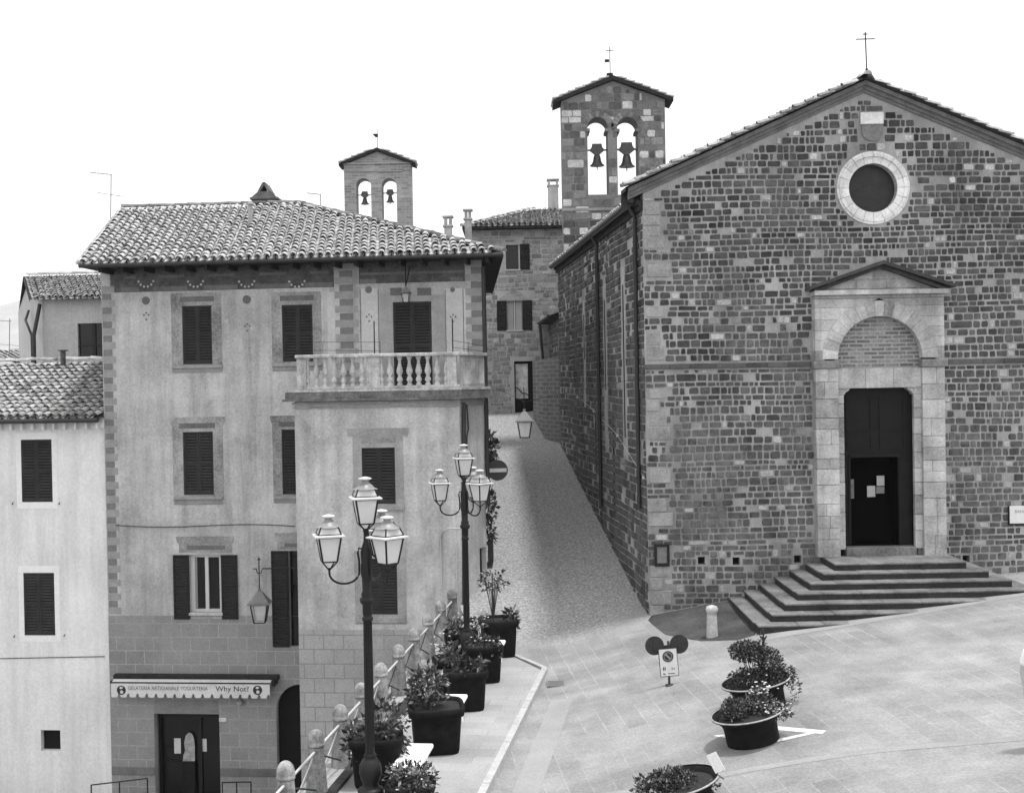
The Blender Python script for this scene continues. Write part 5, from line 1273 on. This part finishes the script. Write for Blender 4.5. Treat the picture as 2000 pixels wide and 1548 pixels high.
# wall lanterns
def hang(name, label, c, rot, s_, rods):
    T_ = thing(name, label, 'lantern', c); lantern(c, rot, s_, T_, True, m_lampc); mb = MB()
    for r_ in rods: mb.tube(r_[0], r_[1], 6)
    mb.build('bracket', m_iron, T_)
q = NT('clear_lantern_glass'); tr_ = q.n('ShaderNodeBsdfTransparent'); gl_ = q.n('ShaderNodeBsdfGlossy'); df = q.n('ShaderNodeBsdfDiffuse'); df.inputs[0].default_value = (.6, .6, .6, 1); gl_.inputs['Roughness'].default_value = .08
a_ = q.n('ShaderNodeMixShader'); a_.inputs[0].default_value = .35; q.l(tr_.outputs[0], a_.inputs[1]); q.l(df.outputs[0], a_.inputs[2]); b_ = q.n('ShaderNodeMixShader'); b_.inputs[0].default_value = .08; q.l(a_.outputs[0], b_.inputs[1]); q.l(gl_.outputs[0], b_.inputs[2]); o_ = q.n('ShaderNodeOutputMaterial'); q.l(b_.outputs[0], o_.inputs[0]); m_lampc = q.m
c = P(793, 590, FH.W(8, 0, .55).y); 
hang('wall_lantern', 'small lantern hanging from the eave above the balcony door', c, R(40), .62, [([c+up*.4, c+up*(zTop-c.z-.1)], .02), ([c+up*.45+Vector((.0, 0, 0)), c+Vector((.1, .5, 1.1))], .015)])
c = P(508, 1214, FH.W(5.4, 0, 1.0).y); wl = Vector((FH.W(aBL, 0).x, c.y+.0, P(508, 1110, c.y).z)); 
scroll = [c+Vector((-.17, 0, wl.z-c.z)), c+Vector((-.08, 0, wl.z-c.z)), c+Vector((-.05, 0, wl.z-c.z-.12)), c+Vector((.05, 0, wl.z-c.z-.12)), c+Vector((.1, 0, wl.z-c.z)), wl+Vector((0, 0, 0))]
hang('wall_lantern', 'wide lantern hung from a scrolled bracket beside the tall dark shutter', c, R(225+4), 1.28, [(scroll, .018), ([c+up*.9, c+up*(wl.z-c.z+.28)], .016), ([c+up*(wl.z-c.z+.24)-Vector((.04, 0, 0)), c+up*(wl.z-c.z+.32), c+up*(wl.z-c.z+.24)+Vector((.04, 0, 0))], .014)])
c = P(1025, 854, 32.5); ztop = c.z+.95
hang('alley_lantern', 'square lantern hanging on a wire across the mouth of the alley', c, R(225), 1.02, [([c+up*.7, c+up*.95], .012), ([Vector((-.62, 35.0, ztop+.45)), c+up*.95, Vector((3.2, 31.6, ztop+.55))], .006)])
# ================================================================ stone posts with railing
def post(x, y):
    mb = MB(); mb.lathe((x, y, -.05), [(.185, 0), (.175, .12), (.15, .4), (.132, .72), (.126, .83)], 10)
    T_ = thing('stone_post', 'x', 'post', (x, y, 0), 'stone posts along the terrace edge')
    mb.build('shaft', m_post, T_)
    mb = MB(); mb.lathe((x, y, .78), [(.11, 0), (.14, .015), (.14, .05)]+[(.138*math.cos(R(a)), .10+.175*math.sin(R(a))) for a in range(-15, 91, 15)], 14); mb.build('rounded_head', m_post, T_)
    mb = MB(); mb.lathe((x, y, .8), [(.125, -.02), (.125, .005)], 12); mb.build('iron_collar', m_iron, T_)
    return T_
py = [16.2, 17.8, 19.4, 20.9, 22.4, 24.0, 25.65, 27.3, 29.0, 30.75, 32.5]
lab = ['stone post at the bottom edge of the photo, nearest of the row', 'second nearest round-headed stone post, in front of the dark arch', 'round-headed stone post just left of the near lamp post foot, over the dark archway',
 'round-headed stone post left of the near lamp pole, below the lower wall edge', 'round-headed stone post half hidden behind the near lamp pole', 'round-headed stone post just right of the near lamp pole',
 'stone post standing over the bushy plant, middle of the row', 'stone post left of the farther lamp, third before it', 'stone post second before the farther lamp', 'stone post beside the farther lamp', 'square-topped farthest stone post against the bay wall']
P0 = post(PL(py[0]), py[0]); P0['label'] = lab[0]
for y, lb in zip(py[1:], lab[1:]): dup(P0, (PL(y), y, 0), None, lb)
RL = thing('iron_railing', 'thin pale rail with dark cross braces running between the stone posts', 'railing', (PL(19), 19, 0))
mb = MB()
for a, b in zip([14.5]+py, py): mb.tube([Vector((PL(a), a, .72)), Vector((PL(b), b, .72))], .022, 7)
mb.build('top_rail', m_rail, RL)
for i, (a, b) in enumerate(zip(py, py[1:])):
    mb = MB(); mb.tube([Vector((PL(a)+.03, a, .66)), Vector((PL(b)+.03, b, .08))], .015, 5); mb.build('cross_brace', m_pipe, RL)
    mb = MB(); mb.tube([Vector((PL(b)-.03, b, .66)), Vector((PL(a)-.03, a, .08))], .013, 5); mb.build('cross_brace', m_rail if i < 5 else m_pipe, RL)
# ================================================================ planters on the terrace
def tub(x, y, w_, h, label, rot=0.0, grp='black planters along the terrace'):
    T_ = thing('planter', label, 'planter', (x, y, 0), grp); mb = MB(); n = 24; k = 5.0
    def ringp(r_, z): return [Vector((x, y, z))+Vector((math.copysign(abs(math.cos(t))**(2/k), math.cos(t))*math.cos(rot)*r_-math.copysign(abs(math.sin(t))**(2/k), math.sin(t))*math.sin(rot)*r_, math.copysign(abs(math.cos(t))**(2/k), math.cos(t))*math.sin(rot)*r_+math.copysign(abs(math.sin(t))**(2/k), math.sin(t))*math.cos(rot)*r_, 0)) for t in [2*math.pi*(i+.5)/n for i in range(n)]]
    pr = [(w_*.40, 0), (w_*.42, .04), (w_*.45, h*.5), (w_*.465, h*.8), (w_*.52, h*.82), (w_*.53, h*.97), (w_*.50, h), (w_*.46, h-.02), (w_*.45, h-.1)]
    vs = sum([ringp(*q_) for q_ in pr], []); mb.add(vs, [(i*n+j, i*n+(j+1) % n, (i+1)*n+(j+1) % n, (i+1)*n+j) for i in range(len(pr)-1) for j in range(n)], True); mb.add(ringp(w_*.40, 0), [tuple(range(n))])
    mb.build('tub', m_pot, T_); mb = MB(); mb.add(ringp(w_*.452, h-.07), [tuple(range(n))]); mb.build('soil', m_soil, T_)
    return T_
def plant(name, label, c, blobs, stems=(), flowers=None, mat=m_leaf, grp=None):
    T_ = thing(name, label, 'plant', c, grp); c = Vector(c); mb = MB()
    for (o, rad, n, sz, *r_) in blobs: mb.leaves(c+Vector(o), rad, n, sz, *r_)
    mb.build('foliage', mat, T_)
    st = MB()
    for pts, r_ in stems: st.tube([c+Vector(q_) for q_ in pts], r_, 5)
    for (o, rad, n, sz, *r_) in blobs[:3]:
        for k in range(5):
            e = Vector(o)+Vector((rnd.uniform(-.6, .6)*rad[0], rnd.uniform(-.6, .6)*rad[1], rnd.uniform(0, .6)*rad[2])); st.tube([c+Vector((o[0]*.3, o[1]*.3, -.08)), c+(Vector((o[0]*.6, o[1]*.6, 0))+e)*.5+Vector((0, 0, -.02)), c+e], .008, 4)
    st.build('stem', m_stem, T_)
    if flowers:
        fm = MB()
        for (o, rad, n, sz) in flowers:
            for _ in range(n):
                q_ = Vector((rnd.gauss(0, .45), rnd.gauss(0, .45), abs(rnd.gauss(0, .5)))); p_ = c+Vector(o)+Vector((q_.x*rad[0], q_.y*rad[1], q_.z*rad[2]))
                fm.lathe(p_, [(.1*sz, -.2*sz), (.5*sz, 0), (.35*sz, .2*sz), (.05*sz, .25*sz)], 6)
        fm.build('flower', m_flower, T_)
    return T_
t1 = (-1.63, 18.45); t2 = (-2.32, 20.0); t3 = (-1.45, 21.75); t4 = (-1.02, 24.5); t5 = (-.72, 26.75); t6 = (-.42, 29.2)
tub(*t1, .72, .5, 'black planter right of the near lamp foot, overgrown by a drooping bush')
plant('bush', 'low drooping bush with small pale flowers at the foot of the near lamp', (t1[0], t1[1], .52), [((0, 0, .06), (.40, .36, .24), 480, .085), ((.12, -.3, -.2), (.34, .2, .34), 223, .08, .4, 0, .6)], (), [((0, -.1, .12), (.4, .4, .2), 18, .035)])
tub(*t2, .85, .8, 'black planter behind the near lamp pole, under the tallest leafy bush', .1)
plant('bush', 'tall leafy bush spreading on both sides behind the near lamp pole', (t2[0], t2[1], .8), [((.14, 0, .22), (.34, .3, .36), 260, .13), ((-.28, -.1, -.12), (.24, .25, .36), 173, .12), ((.30, 0, -.1), (.24, .25, .34), 148, .12, .4, 0, .4)])
tub(*t3, .95, .82, 'large black planter with flared rim under the round glossy bush', .12)
plant('bush', 'round glossy bush in the large flared black planter', (t3[0]-.12, t3[1], .84), [((-.02, 0, .34), (.32, .30, .33), 322, .12), ((-.2, 0, .12), (.2, .25, .2), 86, .11), ((-.42, -.2, -.2), (.09, .12, .12), 18, .10), ((.15, 0, .08), (.22, .25, .14), 55, .1)])
tub(*t4, .82, .80, 'black planter with broad pale-edged leaves, in front of the far lamp foot', .15)
plant('bush', 'broad-leaved plant in the black planter before the far lamp foot', (t4[0], t4[1], .84), [((-.22, .1, .16), (.2, .2, .22), 74, .14), ((.2, -.05, .02), (.24, .24, .10), 43, .17), ((0, -.2, .0), (.3, .2, .08), 37, .15)], (), None, m_leafd)
tub(*t5, .8, .80, 'black planter with low clipped plants beside the far lamp foot', .15)
plant('bush', 'low dark plants trailing over the rim beside the far lamp foot', (t5[0], t5[1], .82), [((0, 0, .02), (.36, .36, .10), 223, .09), ((.3, -.2, -.12), (.12, .2, .16), 55, .09, .4, 0, .5)], (), [((.05, -.1, .05), (.3, .3, .08), 9, .05)], m_leafd)
tub(*t6, .86, .88, 'farthest black planter with a slim standard tree, by the kerb end', .2)
plant('small_tree', 'slim standard tree with a thin loose crown in the farthest planter', (t6[0]-.12, t6[1], .9), [((0, 0, .88), (.36, .34, .28), 130, .10), ((.0, 0, .75), (.14, .14, .12), 37, .1)], [([(0, 0, -.1), (.01, 0, .4), (-.01, 0, .8), (0, .02, 1.05)], .013)])
plant('bush', 'small dark plant hanging over the right corner of the farthest planter', (t6[0]+.30, t6[1]-.1, .92), [((0, 0, .06), (.16, .18, .18), 80, .12), ((.1, -.1, -.12), (.10, .12, .16), 31, .11)], (), None, m_leafd)
t7 = (-1.28, 28.4); tub(*t7, .75, .75, 'black planter squeezed between the far lamp and the posts', .1)
plant('flower_bush', 'speckled pale-leaved bush on both sides of the far lamp pole', (t7[0], t7[1], .78), [((.0, -.1, .10), (.34, .28, .17), 161, .10), ((-.05, -.25, -.25), (.28, .2, .3), 136, .11), ((.40, 0, .12), (.2, .22, .16), 68, .1)], (), [((.1, -.1, .25), (.55, .3, .25), 37, .045)])
t8 = (-1.42, 25.9); tub(*t8, .7, .7, 'black planter left of the far lamp foot beside the edging strip', .1)
plant('bush', 'sparse bush left of the far lamp foot beside the edging strip', (t8[0]-.02, t8[1], .74), [((0, 0, .1), (.26, .25, .26), 99, .12), ((-.1, -.2, -.2), (.2, .18, .24), 55, .12)], (), [((0, 0, .15), (.35, .3, .3), 8, .05)])
def bench(x, y, label, rot):
    T_ = thing('bench', label, 'bench', (x, y, 0), 'white stone benches on the terrace'); f = Fr((x, y), (math.cos(rot), math.sin(rot)))
    mb = MB(); mb.box(f, -.23, .23, .40, .475, -.62, .62, .018); mb.build('seat', m_bench, T_)
    for d in (-.42, .30): mb = MB(); mb.box(f, -.17, .17, 0, .398, d, d+.12, .01); mb.build('leg', m_bench, T_)
    return T_
b0 = Gz(800, 1484, .47); ra = -.11
bench(b0.x+.03, b0.y+.3, 'white stone bench nearest the camera, beside the near lamp foot', ra)
b0 = Gz(880, 1374, .47); bench(b0.x, b0.y+.1, 'white stone bench half hidden behind the large flared planter', ra)
b0 = Gz(962, 1262, .47); bench(b0.x, b0.y+.1, 'white stone bench farthest up the terrace, before the last planter', ra)
# ================================================================ bowl planters on the square
TILT = math.atan((zx(4.5)-zx(3.5)))
def bowl(x, y, R_, label, h=.50):
    z = gz(x, y); T_ = thing('bowl_planter', label, 'planter', (x, y, z), 'round black bowl planters on the square')
    mb = MB(); mb.lathe((x, y, z-.08), [(R_*.70, 0), (R_*.71, .12), (R_*.72, h*.70), (R_*.76, h*.84), (R_*.86, h*.98), (R_*.99, h*1.07), (R_*1.0, h*1.10), (R_*.95, h*1.09), (R_*.82, h*1.0), (R_*.78, h*.9)], 36, cap=False)
    b = mb.build('bowl', m_pot, T_); mb = MB(); mb.lathe((x, y, z-.08+h*1.10), [(R_*.955, -.005), (R_*1.0, .0), (R_*1.004, .015), (R_*.96, .018)], 36, cap=False); mb.build('rim', m_potrim, b)
    mb = MB(); mb.lathe((x, y, z-.08+h*.97), [(R_*.82, 0), (R_*.3, .05)], 30); mb.build('soil', m_soil, T_)
    T_.rotation_euler = (0, -math.atan((zx(x+.5)-zx(x-.5))), 0); return T_, z-.08+h
bx1 = (2.40, 17.7); bx2 = (3.86, 20.1); bx3 = (4.34, 21.85)
_, z1_ = bowl(*bx1, .63, 'round black bowl planter at the bottom edge with a paper sign in it')
plant('bush', 'fuzzy round shrub with trailing flowers on the left in the bottom-edge bowl', (bx1[0]-.15, bx1[1], z1_-.04), [((-.02, 0, .05), (.36, .34, .22), 2720, .055, .3, .5), ((-.42, -.1, .02), (.2, .3, .16), 272, .07), ((-.52, -.2, -.28), (.14, .22, .3), 221, .06), ((.45, -.1, .02), (.2, .25, .06), 90, .07)], (), [((-.5, -.2, -.2), (.15, .25, .3), 24, .03)])
_, z2_ = bowl(*bx2, .61, 'round black bowl planter in the middle, standing over the white painted outline')
plant('bush', 'fine-leaved rounded shrub and pale flowers in the middle bowl', (bx2[0], bx2[1], z2_+.02), [((-.28, 0, .06), (.24, .28, .19), 1870, .055, .3, .5), ((.1, .1, .12), (.28, .3, .22), 595, .07), ((.36, -.05, .08), (.26, .36, .14), 510, .06), ((.12, .1, .24), (.16, .18, .16), 153, .07)], (), [((.3, -.15, .1), (.3, .3, .1), 46, .04), ((.1, 0, .35), (.25, .2, .2), 30, .04)])
_, z3_ = bowl(*bx3, .63, 'round black bowl planter farthest from the camera, with a small layered shrub tree')
plant('small_tree', 'little layered dark shrub with a pointed leader in the farthest bowl', (bx3[0], bx3[1], z3_+.06), [((-.24, 0, .52), (.31, .28, .17), 1615, .055), ((.16, 0, .28), (.26, .26, .30), 1275, .055), ((.05, 0, .62), (.07, .07, .26), 127, .05), ((0, 0, .05), (.56, .5, .12), 1445, .06), ((.42, 0, .10), (.24, .3, .12), 255, .06), ((-.5, -.1, -.08), (.12, .2, .16), 110, .06), ((.58, -.1, -.12), (.1, .2, .22), 110, .055)],
  [([(.05, 0, 0), (-.02, 0, .3), (-.2, 0, .45)], .022), ([(.05, 0, 0), (.08, 0, .5), (.06, 0, .92)], .016)], [((.55, -.15, -.1), (.1, .2, .2), 20, .03)], m_leafd)
c = P(1398, 1488, 17.0); f = Fr((c.x, c.y), (.94, -.33)); mb = MB()
mb.v = []; w_, hh_ = .075, .135
pts = [(-w_, -hh_), (w_, -hh_), (w_, hh_), (-w_, hh_)]; ca_, sa_ = math.cos(R(28)), math.sin(R(28)); pts = [(a*ca_+z*-sa_*-0-z*sa_, a*sa_+z*ca_) for a, z in pts]
mb.prism(f, [(a, z+c.z) for a, z in pts], 0, .012); PS = thing('paper_sign', 'small white paper sign leaning in the bottom-edge bowl planter', 'sign', c); mb.build('card', m_signw, PS)
mb = MB(); mb.tube([f.W(pts[0][0]*.2, c.z+pts[0][1], -.01), f.W(.10, c.z-.24, -.05)], .008, 5); mb.build('stick', m_stem, PS)
# ================================================================ parking sign, no-entry sign, bollard
g = G(1308, 1338); NS = thing('road_sign', 'low signpost with a no parking panel and two dark sign backs', 'road sign', g)
f = Fr((g.x, g.y), (1, .06)); f0 = f
a_, z_ = f.px(1304, 1245); mb = MB(); topz = f.px(1300, 1250)[1]
ln = lambda u, v: f.px(u, v)
mb.tube([f.W(0, g.z-.05, -.03), f.W(ln(1303, 1270)[0]+.03, topz-.02, -.03)], .024, 8); mb.lathe(g, [(.09, -.01), (.09, .02), (.03, .03)], 10)
p, q_ = ln(1284, 1265), ln(1326, 1258); mb.box(f, p[0], q_[0], p[1]-.05, p[1]+.04, -.07, -.045); mb.build('post', m_sback, NS)
for u, v in ((1279, 1261), (1327, 1258)):
    a, z = ln(u, v); mb = MB(); mb.prism(f, arc(a, z, .19, 0, 360, 28)[:-1], -.045, -.035)
    mb.box(f, a-.02, a+.02, z-.12, z+.12, -.034, -.022); db = mb.build('round_sign_back', m_sback, NS)
cs = [ln(1286, 1268), ln(1321, 1265), ln(1326, 1318), ln(1291, 1321)]; mb = MB(); mb.prism(f, cs, -.012, .0)
pn = mb.build('panel', m_signw, NS); mb = MB()
for i in range(4): p, q_ = cs[i], cs[(i+1) % 4]; mb.tube([f.W(*p, -.006), f.W(*q_, -.006)], .009, 5)
mb.build('panel_frame', m_sback, pn)
a, z = ln(1304.5, 1281.5); mb = MB(); mb.prism(f, arc(a, z, .112, 0, 360, 28)[:-1], 0, .003); mb.build('disc', m_signd, pn)
mb = MB()
for i in range(28): t = 360*i/28; mb.prism(f, arc(a, z, .086, t, t+12.8, 1)+arc(a, z, .074, t+12.8, t, 1), .003, .006)
dx, dz_ = .082*math.cos(R(-45)), .082*math.sin(R(-45)); nx__, nz__ = .012, .012
mb.prism(f, [(a-dx-nx__, z-dz_-nz__), (a+dx-nx__, z+dz_-nz__), (a+dx+nx__, z+dz_+nz__), (a-dx+nx__, z-dz_+nz__)], .003, .007); mb.build('prohibition_bar', m_signg, pn)
mb = MB()
a, z = ln(1297.5, 1305); mb.box(f, a-.026, a-.006, z-.035, z+.03, 0, .003); mb.box(f, a+.006, a+.026, z-.035, z+.03, 0, .003)
a, z = ln(1314, 1304); mb.box(f, a-.02, a-.01, z-.025, z+.03, 0, .003); mb.box(f, a-.02, a+.0, z-.03, z-.02, 0, .003); mb.box(f, a+.015, a+.04, z-.02, z+.0, 0, .003)
a, z = ln(1311, 1315); mb.box(f, a-.06, a+.07, z, z+.014, 0, .003); a, z = ln(1298, 1316.5); mb.box(f, a-.03, a+.02, z-.0, z+.02, 0, .003)
mb.build('symbol', m_text, pn)
c = P(972, 918, 35.6); f = Fr((c.x, c.y), (.985, .17)); NE = thing('no_entry_sign', 'round no entry sign with a pale bar on the house corner by the alley', 'road sign', c)
mb = MB(); mb.prism(f, arc(0, c.z, .30, 0, 360, 32)[:-1], -.012, 0); dn_ = mb.build('disc', m_signd, NE)
mb = MB(); mb.box(f, -.26, .26, c.z-.055, c.z+.055, .001, .005); mb.build('bar', M('pale_sign_bar', .55, .4, .05), dn_)
mb = MB(); mb.box(f, -.6, .05, c.z-.03, c.z+.03, -.05, -.02); mb.build('bracket', m_metal, NE)
g = G(1391, 1243); mb = MB(); mb.lathe((g.x, g.y, g.z-.05), [(.135, 0), (.125, .2), (.115, .52), (.108, .6), (.135, .62), (.14, .68), (.12, .74), (.03, .77)], 16); 
BO = thing('bollard', 'pale stone bollard standing alone at the foot of the church wall left of the steps', 'bollard', g); mb.build('body', M('pale_bollard_stone', .5, .9, .25, 5, 26, .4, streak=.3), BO)
# climbing plants on the alley side of the house
CL = plant('climbing_plant', 'dark climbing plant on the house side wall above the no entry sign', (-.72, 36.6, 4.3), [((0, 0, .25), (.26, .5, .5), 240, .16), ((.1, 0, -.25), (.2, .4, .3), 90, .15)], (), None, m_leafd)
plant('climbing_plant', 'trailing plant with pale flecks on the house side wall below the no entry sign', (-.75, 36.2, 2.9), [((.02, 0, .0), (.2, .4, .55), 200, .14), ((.0, 0, -.8), (.18, .35, .5), 140, .14)], (), [((.0, -.1, .1), (.2, .4, .6), 22, .05)])
mb = MB(); mb.box(Fr((-.79, 36.0), (0, 1)), 0, .5, 1.2, 2.0, 0, .16); tag(mb.build('wall_box', m_pipe), 'dark box on the house side wall under the trailing plant', 'box')
# ================================================================ barriers in the lower street, aerials
def barrier(u0, u1, v, Y0, Y1, label):
    p, q_ = P(u0, v, Y0), P(u1, v, Y1); T_ = thing('barrier', label, 'railing', (p.x, p.y, zl)); q_ = Vector((q_.x, q_.y, p.z)); mb = MB(); L = (q_-p).length; n = 2
    for k in (0, .42): mb.tube([p-up*k, q_-up*k], .02, 6)
    for i in range(n+1): r_ = p+(q_-p)*(i/n); mb.tube([Vector((r_.x, r_.y, zl)), r_], .02, 6)
    mb.build('frame', m_iron, T_)
barrier(178, 288, 1532, 34.4, 34.9, 'thin dark metal barrier at the bottom left in front of the shop'); barrier(434, 490, 1527, 34.3, 34.3, 'thin dark metal barrier right of the shop doorway'); 
def aerial(p0, p1, bars, label):
    T_ = thing('aerial', label, 'aerial', p0); mb = MB(); mb.tube([p0, p1], .018, 5); mb.build('mast', m_metal, T_)
    for a, b, r_ in bars:
        mb = MB(); mb.tube([a, b], r_, 5); n = 5
        for i in range(n): c = a+(b-a)*((i+.5)/n); mb.tube([c-Vector((.02, .14, .0)), c+Vector((.02, .14, 0))], .006, 4)
        mb.build('antenna', m_metal, T_)
Y = 42.5
aerial(P(216, 432, Y), P(217, 340, Y), [(P(176, 337, Y), P(217, 341, Y), .014), (P(190, 376, Y), P(240, 384, Y), .01)], 'thin television aerial with three arms rising behind the tall house roof')
Y = 52.5
aerial(P(18, 694, Y), P(19, 622, Y), [(P(-4, 626, Y), P(22, 627, Y), .014), (P(-4, 672, Y), P(50, 676, Y), .01)], 'television aerial at far left above the distant tiled roof')
Y = 43
aerial(P(627, 425, Y), P(626, 379, Y), [(P(599, 377, Y), P(627, 380, Y), .016)], 'short aerial arm behind the long roof left of the smaller bell gable')
# ================================================================ person at the right edge
def skin(name, verts, edges, radii, mat, parent, sub=2):
    me = bpy.data.meshes.new(name); me.from_pydata(verts, edges, []); o = bpy.data.objects.new(name, me); COL.objects.link(o)
    md = o.modifiers.new('skin', 'SKIN'); md.use_smooth_shade = True
    for sv, r_ in zip(me.skin_vertices[0].data, radii): sv.radius = (r_, r_) if isinstance(r_, float) else r_; sv.use_root = False
    me.skin_vertices[0].data[0].use_root = True
    s2 = o.modifiers.new('sub', 'SUBSURF'); s2.levels = sub; s2.render_levels = sub
    bpy.context.view_layer.update()
    m2 = bpy.data.meshes.new_from_object(o.evaluated_get(bpy.context.evaluated_depsgraph_get())); bpy.data.objects.remove(o)
    m2.materials.clear(); m2.materials.append(mat); m2.name = name
    for pl_ in m2.polygons: pl_.use_smooth = True; pl_.material_index = 0
    o2 = bpy.data.objects.new(name, m2); COL.objects.link(o2); o2.parent = parent; o2.matrix_parent_inverse = parent_inv(parent); return o2
Yp = 17.8; pe = P(2003, 1300, Yp); X = pe.x+.21; Z = gz(X, Yp); PE = thing('person', 'person in a white shirt and dark trousers cut off by the right edge', 'person', (X, Yp, Z))
def J(x, y, z): return (X+x, Yp+y, Z+z)
V = [J(0, 0, .95), J(0, 0, 1.15), J(0, 0, 1.38), J(0, 0, 1.50), J(0, -.02, 1.58), J(0, -.03, 1.68), J(-.18, 0, 1.40), J(-.25, .02, 1.14), J(-.24, -.06, .90), J(.18, 0, 1.40), J(.25, .02, 1.14), J(.24, -.06, .90),
     J(-.10, 0, .88), J(-.12, -.02, .50), J(-.13, .03, .09), J(-.14, -.13, .04), J(.10, 0, .88), J(.12, -.02, .50), J(.13, .03, .09), J(.14, -.13, .04)]
E_ = [(0, 1), (1, 2), (2, 3), (3, 4), (4, 5), (2, 6), (6, 7), (7, 8), (2, 9), (9, 10), (10, 11), (0, 12), (12, 13), (13, 14), (14, 15), (0, 16), (16, 17), (17, 18), (18, 19)]
RR = [.13, .125, .14, .06, .075, .085, .062, .042, .03, .062, .042, .03, .085, .058, .042, .035, .085, .058, .042, .035]
skin('body', V, E_, RR, m_skin, PE)
for s_ in (-1, 1):
    b = Vector(J(s_*.24, -.06, .90)); hm = MB(); hm.tube([b+up*.03, b-up*.04+Vector((0, -.01, 0)), b-up*.09+Vector((0, -.015, 0))], [.028, .04, .036], 8)
    for k in range(4):
        a0_ = b+Vector((0, -.045+.024*k, -.085)); hm.tube([a0_, a0_+Vector((-s_*.006, 0, -.035)), a0_+Vector((-s_*.018, 0, -.065+.006*abs(k-1.5)))], [.010, .009, .007], 6)
    hm.tube([b+Vector((0, -.03, -.03)), b+Vector((-s_*.01, -.06, -.06)), b+Vector((-s_*.016, -.065, -.085))], [.012, .010, .008], 6); hm.build('hand', m_skin, PE)
skin('shirt', [J(0, 0, .90), J(0, 0, 1.15), J(0, 0, 1.37), J(0, 0, 1.47), J(-.185, 0, 1.40), J(-.235, .015, 1.20), J(.185, 0, 1.40), J(.235, .015, 1.20)], [(0, 1), (1, 2), (2, 3), (2, 4), (4, 5), (2, 6), (6, 7)], [.17, .16, .165, .075, .09, .075, .09, .075], m_shirt, PE)
skin('trousers', [J(0, 0, .94), J(-.10, 0, .84), J(-.12, -.02, .50), J(-.13, .03, .10), J(.10, 0, .84), J(.12, -.02, .50), J(.13, .03, .10)], [(0, 1), (1, 2), (2, 3), (0, 4), (4, 5), (5, 6)], [.15, .11, .085, .075, .11, .085, .075], m_trous, PE)
hm = MB(); hm.lathe(Vector(J(0, .01, 1.66)), [(.105, -.03), (.112, .02), (.10, .075), (.06, .115), (.01, .128)], 14); hm.build('hair', m_hair, PE)
for s_ in (-1, 1): hm = MB(); hm.lathe(Vector(J(s_*.135, -.04, .0)), [(.06, 0), (.065, .04), (.055, .09), (.05, .11)], 10); hm.build('shoe', m_hair, PE)

# ---- air
hz = MB(); hz.box(WF, -3300, 2000, -6.8, 470, -5800, 30); q = NT('thin_haze'); q.t.nodes.clear()
vp = q.t.nodes.new('ShaderNodeVolumePrincipled'); vp.inputs['Color'].default_value = (.97, .97, .97, 1); vp.inputs['Density'].default_value = .00012; vp.inputs['Anisotropy'].default_value = .2
ho_ = q.t.nodes.new('ShaderNodeOutputMaterial'); q.t.links.new(vp.outputs[0], ho_.inputs[1]); struct(hz.build('haze', q.m), 'stuff')
